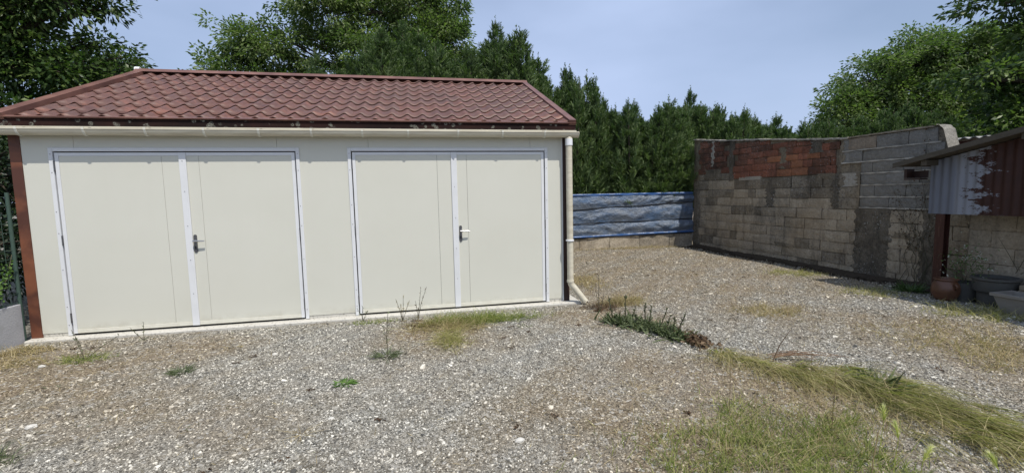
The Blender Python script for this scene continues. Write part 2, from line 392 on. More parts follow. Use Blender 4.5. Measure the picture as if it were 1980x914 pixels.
# ------------------------------------------------------------------ leaves and blades as numpy arrays
def unit(a):
    return a / np.maximum(np.linalg.norm(a, axis=-1, keepdims=True), 1e-9)
class Leaves:
    def __init__(s): s.V = []; s.F = []; s.T = []; s.n = 0
    def quads(s, P, D, L, W, tint, rng, fold=0.15, droop=0.0):
        """P base, D unit direction, L length, W width: a folded leaf of two triangles each side"""
        N = len(P)
        L = np.broadcast_to(L, (N,)); W = np.broadcast_to(W, (N,))
        S = unit(np.cross(D, unit(rng.normal(size=(N, 3)) + np.array([0, 0, 1.2]))))
        Nn = unit(np.cross(S, D))
        mid = P + D * (L * 0.5)[:, None] + Nn * (L * fold)[:, None]
        tip = P + D * L[:, None]; tip[:, 2] -= droop * L
        a = mid + S * (W * 0.5)[:, None] - Nn * (W * 0.25)[:, None]
        b = mid - S * (W * 0.5)[:, None] - Nn * (W * 0.25)[:, None]
        V = np.stack([P, a, tip, b], 1).reshape(-1, 3)
        base = s.n + np.arange(N)[:, None] * 4
        F = np.concatenate([base + np.array([0, 1, 2]), base + np.array([0, 2, 3])], 1).reshape(-1, 3)
        s.V.append(V); s.F.append(F); s.T.append(np.repeat(tint, 2)); s.n += N * 4
    def ribbons(s, P, D, B, L, W, tint, rng, segs=3):
        """curved blades: start P, direction D, bent by B (vector added quadratically)"""
        N = len(P)
        L = np.broadcast_to(L, (N,)); W = np.broadcast_to(W, (N,))
        S = unit(np.cross(D + B, rng.normal(size=(N, 3)) * 0.6 + np.array([0, 0, 1.0])))
        rows = []
        for k in range(segs + 1):
            t = k / segs
            c = P + D * (L * t)[:, None] + B * (L * t * t)[:, None]
            w = (W * 0.5 * (1 - t) ** 0.7 + W * 0.04)[:, None]
            rows += [c - S * w, c + S * w]
        V = np.stack(rows, 1).reshape(-1, 3)
        m = 2 * (segs + 1)
        base = s.n + np.arange(N)[:, None] * m
        fl = []
        for k in range(segs):
            a = 2 * k
            fl += [base + np.array([a, a + 1, a + 3]), base + np.array([a, a + 3, a + 2])]
        F = np.stack(fl, 1).reshape(-1, 3)
        s.V.append(V); s.F.append(F); s.T.append(np.repeat(tint, 2 * segs)); s.n += N * m
    def mesh(s, name, mat):
        return np_mesh(name, np.concatenate(s.V), np.concatenate(s.F), mat, np.concatenate(s.T))

def hnoise(x, y, seed=0):
    return (np.sin(x * 1.7 + seed) * np.cos(y * 2.3 + seed * 1.3) + 0.5 * np.sin(x * 4.1 - y * 3.3 + seed * 2.1) + 0.25 * np.sin(x * 9.7 + y * 8.1 + seed)) / 1.75
def ground_z(x, y):
    z = 0.012 * hnoise(x, y, 1) - 0.012
    z = z - 0.045 * np.exp(-((x - 11.3) / 0.9) ** 2) * (y < 6)          # dip along the old wall
    z = z - 0.028 * np.exp(-((y + 0.1) / 0.28) ** 2) * (x < 6.4)
    return z
def dry(x, y):
    """where old dead moss and straw cover the gravel (0..1)"""
    b = np.zeros_like(x)
    for (cx, cy, r, a) in ((0.3, -1.2, 0.9, .9), (1.4, -1.0, 0.7, .65), (1.1, -2.0, 0.9, .5), (2.0, -2.5, .6, .35), (4.1, -1.15, 0.6, .7), (6.0, -3.0, 0.75, .8), (5.2, -2.6, .5, .4), (6.7, -3.3, 0.6, .8),
                           (6.2, -0.9, 0.7, .7), (8.2, 0.9, 1.6, .45), (8.1, -1.2, .9, .5), (9.0, -2.4, 1.0, .6), (8.9, -3.2, .9, .7),
                           (9.5, 3.4, 2.2, .5), (6.6, 1.5, .9, .6), (2.6, -2.6, .5, .35), (5.6, -3.9, 1.0, .8), (1.2, -2.4, .5, .3)):
        b = np.maximum(b, a * np.exp(-(((x - cx) ** 2 + (y - cy) ** 2) / (r * r)) ** 1.2))
    b = np.maximum(b, 0.50 * (x > 6.2) * np.clip((y + 1.6) / 1.5, 0, 1))
    b = np.maximum(b, 0.5 * np.exp(-(((x - 5.4) / 1.1) ** 2 + ((y + 3.2) / .8) ** 2)))
    n = hnoise(x * 1.9, y * 1.9, 5) * 0.32 + hnoise(x * 6.1, y * 6.1, 9) * 0.30
    return np.clip(b * 1.3 + 0.12 + n * (0.55 + b), 0, 1)

# ------------------------------------------------------------------ the ground
def axis(lo, hi, step, far):
    a = np.arange(lo, hi + 1e-6, step)
    left = -np.geomspace(1, far, 9)[::-1] + lo; right = np.geomspace(1, far, 9) + hi
    return np.concatenate([left, a, right])
gx = axis(-4, 13, 0.09, 300); gy = axis(-7, 8, 0.09, 300)
GX, GY = np.meshgrid(gx, gy)
GZ = ground_z(GX, GY)
nx, ny = len(gx), len(gy)
i = np.arange(nx - 1)[None, :] + np.arange(ny - 1)[:, None] * nx
F = np.stack([i, i + 1, i + nx + 1, i + nx], -1).reshape(-1, 4)
t = NT('gravel', 0.95, spec=0.15)
a = t.attr('dry')
cell = t.voro(85, 'Color'); cs = t.sep(cell)
c = t.ramp(cs[0], [(0.0, (0.05, 0.047, 0.037)), (0.35, (0.16, 0.15, 0.122)), (0.7, (0.28, 0.265, 0.22)), (1.0, (0.48, 0.46, 0.39))])
d = t.ramp(cs[1], [(0.0, (0.085, 0.062, 0.038)), (0.5, (0.20, 0.15, 0.095)), (1.0, (0.36, 0.295, 0.20))])
c = t.mix(t.math('MULTIPLY', a, 0.9), c, d)
big = t.voro(38, 'Color'); c = t.mix(t.ramp(t.sep(big)[0], [(0.86, 0), (0.9, 0.7)]), c, (0.50, 0.48, 0.43))
c = t.mix(t.ramp(t.noise(0.9, 5), [(0.45, 0), (0.7, 0.3)]), c, (0.30, 0.29, 0.27))
c = t.mix(t.ramp(t.noise(2.3, 5), [(0.45, 0), (0.7, 0.35)]), c, (0.12, 0.10, 0.07))
t.color(c)
h = t.math('ADD', t.voro(85, 'Distance'), t.math('MULTIPLY', t.voro(38, 'Distance'), 0.8))
t.bump(t.math('MULTIPLY', h, -1.0), 0.9, 0.012)
M_GRAVEL = t.m
me = np_mesh('gravel_ground', np.stack([GX, GY, GZ], -1).reshape(-1, 3), F, M_GRAVEL, None, True)
at = me.attributes.new('dry', 'FLOAT', 'POINT'); at.data.foreach_set('value', dry(GX, GY).ravel().astype(np.float32))
struct(link('ground', me))

# loose stones, too many to count: points carrying one of five low-poly pebbles
def loose_gravel():
    rng = np.random.default_rng(3)
    n = 700000
    r = rng.uniform(0, 1, n)
    rad = 1.7 * (14.0 / 1.7) ** r                       # 1/r^2 density
    keep = rng.uniform(0, 1, n) < np.where(rad < 4.2, (rad / 4.2) ** 2, 1.0)
    th = rng.uniform(-0.98, 1.02, n) + 0.2025
    x = CAM.x + rad * np.sin(th); y = CAM.y + rad * np.cos(th)
    keep &= ~((x > -0.36) & (x < 5.99) & (y > -0.16))
    keep &= (x < 11.4) & (y < 5.35) & (x > -0.31)
    keep &= ~((x > -0.36) & (x < 6.0) & (y > -0.14))
    x, y, rad = x[keep], y[keep], rad[keep]
    dr = dry(x, y)
    k2 = rng.uniform(0, 1, len(x)) < (1.0 - 0.70 * dr)
    x, y, rad, dr = x[k2], y[k2], rad[k2], dr[k2]
    n = len(x)
    s = 0.0044 * np.exp(rng.normal(0, 0.36, n)) * np.clip(rad / 4.2, 1, 3.0) ** 0.55
    bigm = rng.uniform(0, 1, n) < 0.004
    s = np.where(bigm, s * 2.2, s)
    z = ground_z(x, y) + s * 0.25
    me = bpy.data.meshes.new('loose_gravel')
    me.vertices.add(n); me.vertices.foreach_set('co', np.stack([x, y, z], 1).astype(np.float32).ravel())
    def A(nm, ty, v, f='value'):
        q = me.attributes.new(nm, ty, 'POINT'); q.data.foreach_set(f, v.astype(np.float32).ravel())
    A('sc', 'FLOAT_VECTOR', np.stack([s * rng.uniform(.8, 1.5, n), s * rng.uniform(.7, 1.2, n), s * rng.uniform(.45, .9, n)], 1), 'vector')
    A('rt', 'FLOAT_VECTOR', np.stack([rng.normal(0, .3, n), rng.normal(0, .3, n), rng.uniform(0, 6.28, n)], 1), 'vector')
    A('tone', 'FLOAT', np.clip(rng.normal(.47, .29, n) + bigm * .3, 0, 1)); A('dryp', 'FLOAT', dr)
    t = NT('pebble', 0.85, spec=0.25)
    tn = t.attr('tone', True); dp = t.attr('dryp', True)
    c = t.ramp(tn, [(0.0, (0.08, 0.078, 0.071)), (0.35, (0.22, 0.213, 0.188)), (0.7, (0.40, 0.386, 0.34)), (1.0, (0.74, 0.71, 0.62))])
    c = t.mix(t.math('MULTIPLY', dp, 0.9), c, t.ramp(tn, [(0.0, (0.085, 0.067, 0.042)), (0.5, (0.265, 0.215, 0.14)), (1.0, (0.54, 0.46, 0.33))]))
    t.color(c)
    me.materials.append(t.m)
    o = link('loose_gravel', me); struct(o, 'stuff')
    o['label'] = 'loose grey and beige crushed stone scattered over the yard'
    ng = bpy.data.node_groups.new('scatter_pebbles', 'GeometryNodeTree')
    ng.interface.new_socket('Geometry', in_out='INPUT', socket_type='NodeSocketGeometry')
    ng.interface.new_socket('Geometry', in_out='OUTPUT', socket_type='NodeSocketGeometry')
    N, L = ng.nodes, ng.links
    gi, go = N.new('NodeGroupInput'), N.new('NodeGroupOutput')
    join = N.new('GeometryNodeGeometryToInstance')
    for k in range(5):
        ico = N.new('GeometryNodeMeshIcoSphere'); ico.inputs['Subdivisions'].default_value = 1
        sp = N.new('GeometryNodeSetPosition'); no = N.new('ShaderNodeTexNoise'); no.noise_dimensions = '4D'
        no.inputs['W'].default_value = 3.1 * k; no.inputs['Scale'].default_value = 0.9; no.inputs['Detail'].default_value = 1
        sb = N.new('ShaderNodeVectorMath'); sb.operation = 'SUBTRACT'; sb.inputs[1].default_value = (.5, .5, .5)
        ml = N.new('ShaderNodeVectorMath'); ml.operation = 'SCALE'; ml.inputs['Scale'].default_value = 2.2
        L.new(no.outputs['Color'], sb.inputs[0]); L.new(sb.outputs[0], ml.inputs[0]); L.new(ml.outputs[0], sp.inputs['Offset'])
        sm = N.new('GeometryNodeSetMaterial'); sm.inputs['Material'].default_value = t.m
        L.new(ico.outputs['Mesh'], sp.inputs['Geometry']); L.new(sp.outputs['Geometry'], sm.inputs['Geometry']); L.new(sm.outputs['Geometry'], join.inputs['Geometry'])
    iop = N.new('GeometryNodeInstanceOnPoints'); iop.inputs['Pick Instance'].default_value = True
    def NA(nm, ty):
        a = N.new('GeometryNodeInputNamedAttribute'); a.data_type = ty; a.inputs['Name'].default_value = nm; return a.outputs['Attribute']
    rv = N.new('FunctionNodeRandomValue'); rv.data_type = 'INT'; rv.inputs['Min'].default_value = 0; rv.inputs['Max'].default_value = 4
    L.new(gi.outputs[0], iop.inputs['Points']); L.new(join.outputs['Instances'], iop.inputs['Instance'])
    L.new(rv.outputs[2], iop.inputs['Instance Index'])
    L.new(NA('sc', 'FLOAT_VECTOR'), iop.inputs['Scale'])
    e2r = N.new('FunctionNodeEulerToRotation'); L.new(NA('rt', 'FLOAT_VECTOR'), e2r.inputs[0]); L.new(e2r.outputs[0], iop.inputs['Rotation'])
    L.new(iop.outputs['Instances'], go.inputs[0])
    md = o.modifiers.new('scatter', 'NODES'); md.node_group = ng
loose_gravel()

# ------------------------------------------------------------------ the garage
XL, XR = -0.249, 5.878
GH = 2.33
W = 2.557
DX = (0.0, 3.110)
gar = thing('garage', 'long cream double garage with brown tiled metal roof and two pairs of doors', 'garage', (XL, 0, 0))

slab = MB().box((-0.36, -0.115, -0.25), (6.10, 5.5, -0.006), 0.012).build('concrete_slab', M_CONC, None)
struct(slab)

def panel(boxes, mat=M_PANEL, name='wall_panel'):
    mb = MB()
    for a, b in boxes: mb.box(a, b)
    return mb.build(name, mat, gar)
zb = 0.035
g2 = 0.0015
panel([((XL, 0, zb), (-0.0, .04, GH)), ((0.0, 0, 2.1), (0.24 - g2, .04, GH))])
panel([((0.24 + g2, 0, 2.1), (2.31 - g2, .04, GH))])
panel([((2.31 + g2, 0, 2.1), (2.557, .04, GH)), ((2.557, 0, zb), (3.11, .04, GH)), ((3.11, 0, 2.1), (3.36 - g2, .04, GH))])
panel([((3.36 + g2, 0, 2.1), (5.43 - g2, .04, GH))])
panel([((5.43 + g2, 0, 2.1), (5.667, .04, GH)), ((5.667, 0, zb), (XR - 0.012, .04, GH))])
MB().box((XR - 0.0115, -0.003, 0.0), (XR, .04, GH)).build('edge_strip', M_WHITE, gar)
for a, b in ((XL, -0.003), (2.56, 3.107), (5.67, XR - 0.012)):
    MB().box((a, 0.006, -0.01), (b, .04, zb - 0.001)).build('base_rail', M_DSTEEL if 0 else M_CONC, gar)
MB().box((XL + 0.0, 0.045, 0), (XL + 0.04, 5.38, GH)).build('side_wall', M_PANEL, gar)
MB().box((XR - 0.04, 0.045, 0), (XR, 5.38, GH)).build('side_wall', M_PANEL, gar)
MB().box((XL, 5.382, 0), (XR, 5.42, GH)).build('back_wall', M_PANEL, gar)
MB().box((XL - 0.105, -0.006, -0.011), (XL - 0.002, 0.10, GH)).build('corner_post', M_BROWN, gar)
MB().box((XR + 0.002, 0.0, -0.011), (XR + 0.085, 0.10, GH)).build('corner_post', M_DKBROWN, gar)  # darker than the left post: downpipe shade put into its colour

# doors
def screws(mb, x, zs, y):
    for z in zs: mb.lathe((x, y, z), [(0.0, 0)], 3) if 0 else mb.box((x - .0035, y - .003, z - .0035), (x + .0035, y, z + .0035))
for di, X0 in enumerate(DX):
    H = 2.1; fw = 0.040
    fr = MB()
    fr.box((X0, -0.014, 0.0), (X0 + fw, 0.03, H), 0.002)
    fr.box((X0 + W - fw, -0.014, 0.0), (X0 + W, 0.03, H), 0.002)
    fr.box((X0 + fw + .0005, -0.013, H - fw), (X0 + W - fw - .0005, 0.03, H - .001), 0.002)
    door = fr.build('garage_door', M_WHITE, gar)
    door['label'] = ('left-hand pair of cream metal swing doors in a white frame', 'right-hand pair of cream metal swing doors in a white frame')[di]
    sc = MB()
    screws(sc, X0 + 0.02, (0.12, 0.33, 0.75, 1.16, 1.4, 1.83, 2.03), -0.014)
    screws(sc, X0 + W - 0.02, (0.12, 0.33, 0.75, 1.16, 1.4, 1.83, 2.03), -0.014)
    screws(sc, X0 + 1.30, (0.4, 0.8, 1.2, 1.6, 1.95), -0.019)
    o = sc.build('screws', M_DSTEEL, door); struct(o, 'stuff')
    # black rebate behind the gaps, their shade put into its colour
    MB().box((X0 + fw + .001, 0.02, 0.0), (X0 + W - fw - .001, 0.035, H - fw - .001)).build('rebate', M_BLACK, door)
    zt = H - fw - 0.014; z0 = 0.018
    xa, xm0, xm1, xb = X0 + fw + 0.014, X0 + 1.262, X0 + 1.338, X0 + W - fw - 0.014
    bw = 0.036
    # leaf border strips
    lb = MB()
    lb.box((xa, -0.008, z0), (xa + bw, 0.018, zt)).box((xa + bw + .0003, -0.007, zt - bw), (xm0, 0.018, zt))
    lb.build('leaf_border', M_WHITE, door)
    lb = MB()
    lb.box((xb - bw, -0.008, z0), (xb, 0.018, zt)).box((xm1, -0.007, zt - bw), (xb - bw - .0003, 0.018, zt))
    lb.build('leaf_border', M_WHITE, door)
    MB().box((xm0 + .001, -0.018, z0), (xm1 - .001, 0.018, zt), 0.002).build('meeting_strip', M_WHITE, door)
    MB().box((xa + bw + .0003, -0.010, z0 + .001), (xm0, 0.018, z0 + 0.045), 0.002).build('bottom_rail', M_SILL, door)
    MB().box((xm1, -0.010, z0 + .001), (xb - bw - .0003, 0.018, z0 + 0.045), 0.002).build('bottom_rail', M_SILL, door)
    zp0, zp1 = z0 + 0.047, zt - bw - 0.001
    s1, s2 = X0 + 1.085, X0 + 1.465
    for a, b in ((xa + bw + .001, s1 - g2), (s1 + g2, xm0), (xm1, s2 - g2), (s2 + g2, xb - bw - .001)):
        MB().box((a, -0.003, zp0), (b, 0.018, zp1)).build('door_panel', M_PANEL, door)
    for hx in (X0 + fw + 0.0055, X0 + W - fw - 0.0055):
        for hz in (0.20, 1.08, 1.90):
            hb = MB()
            hb.tube([(hx, -0.012, hz - 0.055), (hx, -0.012, hz + 0.055)], 0.0075, 8)
            hb.box((hx - .004, -0.010, hz - .05), (hx + .004, 0.01, hz + .05))
            hb.build('hinge', M_DSTEEL, door, True, 30)
    # handle: rounded plate, cylinder hole, lever with return
    hx = X0 + 1.362
    pl = MB(); n = 10; ring = []
    for k in range(n + 1): ring.append((0.019 * math.cos(math.pi * k / n), 0.088 + 0.019 * math.sin(math.pi * k / n)))
    for k in range(n + 1): ring.append((-0.019 * math.cos(math.pi * k / n), -0.088 - 0.019 * math.sin(math.pi * k / n)))
    m = len(ring); zc = 0.99
    vs = [(hx + a, -0.0035, zc + b) for a, b in ring] + [(hx + a * .88, -0.012, zc + b * .985) for a, b in ring]
    pl.add(vs, [(k, (k + 1) % m, m + (k + 1) % m, m + k) for k in range(m)] + [tuple(range(m, 2 * m))])
    pl.build('handle_plate', M_DSTEEL, door)
    MB().box((hx - .006, -0.0135, zc - 0.066), (hx + .006, -0.0118, zc - 0.030)).build('keyhole', M_BLACK, door)
    lv = MB()
    lv.tube([(hx, -0.012, zc + 0.035), (hx, -0.060, zc + 0.035)], 0.011, 12)
    lv.tube([(hx - 0.008, -0.056, zc + 0.035), (hx + 0.03, -0.060, zc + 0.034), (hx + 0.112, -0.056, zc + 0.032)], [0.0105, 0.0095, 0.0075], 10)
    lv.build('handle_lever', M_STEEL, door, True, 50)

# roof
EY, EZ, RY, RZ = -0.05, 2.415, 2.70, 3.570
RX0, RX1 = -0.44, 6.04
sl = Vector((0, RY - EY, RZ - EZ)); SL = sl.length; sl.normalize(); nrm = Vector((0, -sl.z, sl.y))
def rp(x, s, h=0.0):
    return (x, EY + sl.y * s + nrm.y * h, EZ + sl.z * s + nrm.z * h)
rb = MB()
yb, zbk = 5.47, EZ
rb.add([rp(RX0 + .02, 0.0, -.02), rp(RX1 - .02, 0.0, -.02), rp(RX1 - .02, SL, -.02), rp(RX0 + .02, SL, -.02), (RX0 + .02, yb, zbk - .02), (RX1 - .02, yb, zbk - .02),
        (RX0 + .02, 5.42, GH), (RX1 - .02, 5.42, GH), (RX0 + .02, EY + .04, GH), (RX1 - .02, EY + .04, GH)],
       [(0, 1, 2, 3), (3, 2, 5, 4), (4, 5, 7, 6), (6, 7, 9, 8), (8, 9, 1, 0)])
roof = rb.build('roof', M_DKBROWN, gar)
for x in (XL + 0.003, XR - 0.02):
    gb = MB()
    gb.add([(x, 0.02, GH), (x, 5.40, GH), (x, RY, RZ - .06), (x + .015, 0.02, GH), (x + .015, 5.40, GH), (x + .015, RY, RZ - .06)],
           [(0, 1, 2), (3, 5, 4), (0, 2, 5, 3), (1, 4, 5, 2), (0, 3, 4, 1)])
    gb.build('gable_wall', M_PANEL, gar)
pw, ph = 0.193, 0.36
NCOL = 33
def tile_mesh(length, scallop=0.030, step=0.013):
    nu = 10; vs = []; fs = []
    def prof(u):      # S wave: gentle left flank, sharp crest, steep right flank
        w = (.5 - .5 * math.cos(math.pi * u / .6)) if u < .6 else (.5 + .5 * math.cos(math.pi * (u - .6) / .4))
        return 0.036 * w ** 1.5
    for j in range(3):
        for k in range(nu + 1):
            u = k / nu; v = j / 2
            sy = v * length
            if j == 0: sy -= scallop * (1 - prof(u) / 0.036)
            vs.append((u * pw, sy, prof(u) + step * (1 - v)))
    for j in range(2):
        for k in range(nu):
            a = j * (nu + 1) + k; fs.append((a, a + 1, a + nu + 2, a + nu + 1))
    o = len(vs)
    for k in range(nu + 1): vs.append((vs[k][0], vs[k][1] + .001, vs[k][2] - .0045))
    o2 = len(vs)
    for k in range(nu + 1): vs.append((vs[k][0], vs[k][1] + .022, vs[k][2] - .012))
    for k in range(nu): fs.append((o + k, o + k + 1, k + 1, k)); fs.append((o2 + k, o2 + k + 1, o + k + 1, o + k))
    me = bpy.data.meshes.new('roof_tile'); me.from_pydata(vs, [], fs); me.materials.append(M_TILE)
    for p in me.polygons[:nu * 2]: p.use_smooth = True
    me.update(); return me
s_edges = [0.012] + [0.25 + 0.36 * k for k in range(8)]
tms = [tile_mesh(0.25, 0.0, 0.010)] + [tile_mesh(ph + .012)] * 7 + [tile_mesh(SL - s_edges[-1] - .02)]
tms[1:8] = [tms[1]] * 7
rot = Matrix((Vector((1, 0, 0)), sl, nrm)).transposed().to_4x4()
for r, s0 in enumerate(s_edges):
    for cidx in range(NCOL):
        o = bpy.data.objects.new('roof_tile', tms[r]); COL.objects.link(o)
        p = Vector(rp(-0.317 + cidx * pw, s0, -0.010 + random.uniform(-.0012, .0012)))
        o.parent = roof
        o.matrix_local = Matrix.Translation(p - WORLD[roof.name]) @ rot
# back slope sheet
MB().grid(lambda u, v: (RX0 + .03 + u * (RX1 - RX0 - .06), RY + (5.47 - RY) * v, RZ + (EZ - RZ) * v + 0.006 * math.cos(2 * math.pi * u * NCOL)), NCOL * 4, 1).build('roof_back_sheet', M_TILE, roof)
# verge trims, ridge cap
def strip(x0, x1, s0, s1, h, th, name, mat):
    mb = MB()
    v = [rp(x0, s0, h), rp(x1, s0, h), rp(x1, s1, h), rp(x0, s1, h), rp(x0, s0, h - th), rp(x1, s0, h - th), rp(x1, s1, h - th), rp(x0, s1, h - th)]
    mb.add(v, [(0, 1, 2, 3), (7, 6, 5, 4), (0, 4, 5, 1), (1, 5, 6, 2), (2, 6, 7, 3), (3, 7, 4, 0)])
    return mb.build(name, mat, gar)
strip(RX0 - .01, RX0 + 0.118, -0.02, SL, 0.055, 0.09, 'verge_trim', M_TRIM)
strip(RX1 - 0.085, RX1 + .01, -0.02, SL, 0.055, 0.09, 'verge_trim', M_TRIM)
strip(RX0 - .012, RX1 + .012, -0.030, 0.020, 0.020, 0.014, 'eaves_trim', M_TRIM)
rc = MB()
rc.add([(RX0 - .012, RY - .11, RZ + .012), (RX1 + .012, RY - .11, RZ + .012), (RX0 - .012, RY - .035, RZ + .072), (RX1 + .012, RY - .035, RZ + .072),
        (RX0 - .012, RY + .035, RZ + .072), (RX1 + .012, RY + .035, RZ + .072), (RX0 - .012, RY + .11, RZ + .012), (RX1 + .012, RY + .11, RZ + .012)],
       [(0, 1, 3, 2), (2, 3, 5, 4), (4, 5, 7, 6), (0, 2, 4, 6), (1, 7, 5, 3)])
rc.build('ridge_cap', M_TRIM, gar)
MB().tube([(RX0 - .03, RY, RZ + .06), (RX0 + .04, RY, RZ + .06)], 0.045, 10).build('ridge_end', M_WPL, gar, True, 40)
MB().box((RX0 - .008, EY - 0.012, 2.318), (RX1 + .008, EY + 0.012, EZ - 0.008)).build('fascia', M_FASC, gar)
MB().box((RX0 + .01, EY + 0.013, 2.331), (RX1 - .01, 0.05, 2.345)).build('soffit', M_DKBROWN, gar)

# gutter (half round) with lip, ends, brackets
GY0, GZ0, GR = -0.115, 2.283, 0.056
GX0, GX1 = -0.62, 6.06
def gut_prof(r, n=12, a0=180, a1=360):
    return [(GY0 + r * math.cos(math.radians(a0 + (a1 - a0) * k / n)), GZ0 + r * 1.12 * math.sin(math.radians(a0 + (a1 - a0) * k / n))) for k in range(n + 1)]
def extr(prof, x0, x1, close=False):
    mb = MB(); n = len(prof)
    mb.add([(x0, a, b) for a, b in prof] + [(x1, a, b) for a, b in prof], [(k, k + 1, n + k + 1, n + k) for k in range(n - 1)] + ([(n - 1, 0, n, 2 * n - 1)] if close else []))
    return mb
outer = gut_prof(GR); inner = gut_prof(GR - 0.004)
gm = extr(outer + inner[::-1], GX0, GX1, True)
gm.box((GX0, GY0 - GR - 0.006, GZ0 - .002), (GX1, GY0 - GR + 0.006, GZ0 + 0.010))
gm.box((GX0, GY0 + GR - 0.004, GZ0 - .002), (GX1, GY0 + GR - 0.0005, GZ0 + 0.042))
for xe in (GX0, GX1):
    pr = gut_prof(GR + .003)
    gm.add([(xe - .002, a, b) for a, b in pr] + [(xe + .004, a, b) for a, b in pr], [tuple(range(13)), tuple(range(25, 12, -1))] + [(k, k + 1, 14 + k, 13 + k) for k in range(12)])
gut = gm.build('gutter', M_GUT, gar, True, 40)
for bx in (-0.156, 0.447, 1.028, 1.608, 2.172, 2.740, 3.315, 3.854, 4.466, 5.032, 5.593):
    pr = gut_prof(GR + 0.008) + gut_prof(GR + .0006)[::-1]
    bm = extr(pr, bx - .011, bx + .011, True)
    n = len(pr)
    bm.add([(bx - .011, a, b) for a, b in pr], [tuple(range(n))]); bm.add([(bx + .011, a, b) for a, b in pr], [tuple(range(n))[::-1]])
    bm.box((bx - .012, GY0 - GR - 0.012, GZ0 - .006), (bx + .012, GY0 - GR + .008, GZ0 + .020))
    bm.box((bx - .012, GY0 + GR - 0.004, GZ0 - .03), (bx + .012, EY - 0.0125, GZ0 + .030))
    bm.build('gutter_bracket', M_SILL, gut)
PX, PY, PR_ = 5.935, -0.112, 0.043
ot = MB(); ot.lathe((PX, PY, 0), [(PR_ + .006, 2.125), (PR_ + .006, 2.21), (PR_ - .004, 2.232)], 16)
ot.build('gutter_outlet', M_GUT, gut, True, 40)
MB().lathe((PX, PY, 0), [(PR_ + .001, 2.118), (PR_ + .0065, 2.12), (PR_ + .0065, 2.205), (PR_ + .001, 2.207)], 16).build('pipe_collar', M_WPL, gut, True, 40)
dp = MB()
dp.tube([(PX, PY, 2.13), (PX + .004, PY, 1.2), (PX + .006, PY, 0.30), (PX + .012, PY - .002, 0.255), (PX + .045, PY - .01, 0.21), (PX + 0.205, PY - 0.04, 0.0)], PR_, 18)
dpo = dp.build('downpipe', M_GUT, gar, True, 40)
MB().lathe((PX + .003, PY, 0.84), [(PR_ - .001, 0), (PR_ + .012, .002), (PR_ + .012, .022), (PR_ - .001, .024)], 18).build('pipe_clip', M_WPL, dpo, True, 40)
MB().lathe((PX + .005, PY, 0.275), [(PR_ - .001, 0), (PR_ + .006, .002), (PR_ + .006, .03), (PR_ - .001, .032)], 18).build('pipe_socket', M_GUT, dpo, True, 40)

# ------------------------------------------------------------------ left fence
fen = thing('wire_fence', 'green wire mesh fence standing on a grey concrete board beside the garage corner', 'fence', (-0.40, -0.2, 0))
MB().box((-0.425, -2.35, -0.1), (-0.385, -0.05, 0.40), 0.004).build('concrete_board', M_BOARD, fen)
for y in (-0.03, -2.40):
    MB().tube([(-0.405, y, -0.1), (-0.405, y, 1.62)], 0.019, 10).build('post', M_WIRE, fen, True, 40)
wm = MB()
for k in range(24):
    y = -0.04 - k * 0.1; wm.tube([(-0.405, y, 0.40), (-0.405, y, 1.58)], 0.0026, 4, False)
for k in range(13): wm.tube([(-0.405, -2.38, 0.42 + k * .096), (-0.405, -0.03, 0.42 + k * .096)], 0.0026, 4, False)
o = wm.build('wire_mesh', M_WIRE, fen); struct(o, 'stuff')

# ------------------------------------------------------------------ far fence: blue tarpaulin on a concrete plinth
FY = 5.43
pl = thing('plinth_wall', 'low rough concrete wall under the blue tarpaulin', 'wall', (7.95, FY, 0))
xs = [6.0, 6.7, 7.55, 8.1, 8.95, 9.83, 10.72, 11.05, 11.43]
for k in range(len(xs) - 1):
    rg = random.Random(k)
    def fn(u, v, k=k, rg=rg):
        return (xs[k] + .006 + u * (xs[k + 1] - xs[k] - .012), FY - 0.03 + rg.uniform(-.008, .008), -0.08 + v * (0.385 + rg.uniform(-.006, .006)))
    mb = MB(); mb.grid(fn, 5, 3)
    mb.box((xs[k] + .006, FY - 0.015, -0.08), (xs[k + 1] - .006, FY + 0.12, 0.30))
    mb.build('concrete_block', M_PLINTH, pl)
MB().box((6.0, FY - .012, -.08), (11.43, FY + .10, .288)).build('mortar', M_MORTAR, pl)

tf = thing('tarp_fence', 'worn blue and grey tarpaulin sheet strung along the yard end on dark rails', 'fence', (7.95, FY, 0.3))
from mathutils import noise as mnoise
def wr(x, z):
    n1 = 1 - abs(mnoise.noise(Vector((x * 1.9 + z * 1.6, z * 4.6 - x * .8, 3.1)))) * 2
    n2 = 1 - abs(mnoise.noise(Vector((x * 5.2 - z * 3.0, z * 8.5 + x * 1.9, 7.7)))) * 2
    n3 = mnoise.noise(Vector((x * 14, z * 19, 1.3)))
    return 0.019 * n1 + 0.010 * n2 + 0.004 * n3
def sheet(z0a, z1a, z0b, z1b, sag, mat, name, nx=240, nz=12):
    mb = MB()
    def fn(u, v):
        x = 6.0 + u * 5.42
        uu = max(0, (x - 7.95) / 3.48)
        lo = z0a + (z0b - z0a) * uu; hi = z1a + (z1b - z1a) * uu
        z = lo + (hi - lo) * v
        bul = math.sin(math.pi * min(1, max(0, 1 - v))) ** 1.5
        amp = 1.0 + 1.8 * max(0, uu - .5)
        zig = 0
        return (x, FY - 0.02 - sag * (0.25 + bul * .75) * (0.6 + 0.5 * math.sin(x * 1.7 + z * 5)) - wr(x, z) * amp * (0.4 + bul) - zig, z)
    mb.grid(fn, nx, nz)
    return mb.build(name, mat, tf, True)
sheet(1.395, 1.455, 1.385, 1.455, 0.01, M_TARPH, 'tarp_hem', 110, 2)
sheet(1.05, 1.394, 1.19, 1.384, 0.015, M_TARP, 'tarp_strip')
sheet(0.68, 1.04, 0.72, 1.18, 0.035, M_TARP, 'tarp_strip')
sheet(0.345, 0.67, 0.40, 0.71, 0.045, M_TARP, 'tarp_strip')
sheet(0.29, 0.344, 0.33, 0.399, 0.05, M_TARPH, 'tarp_hem', 110, 2)
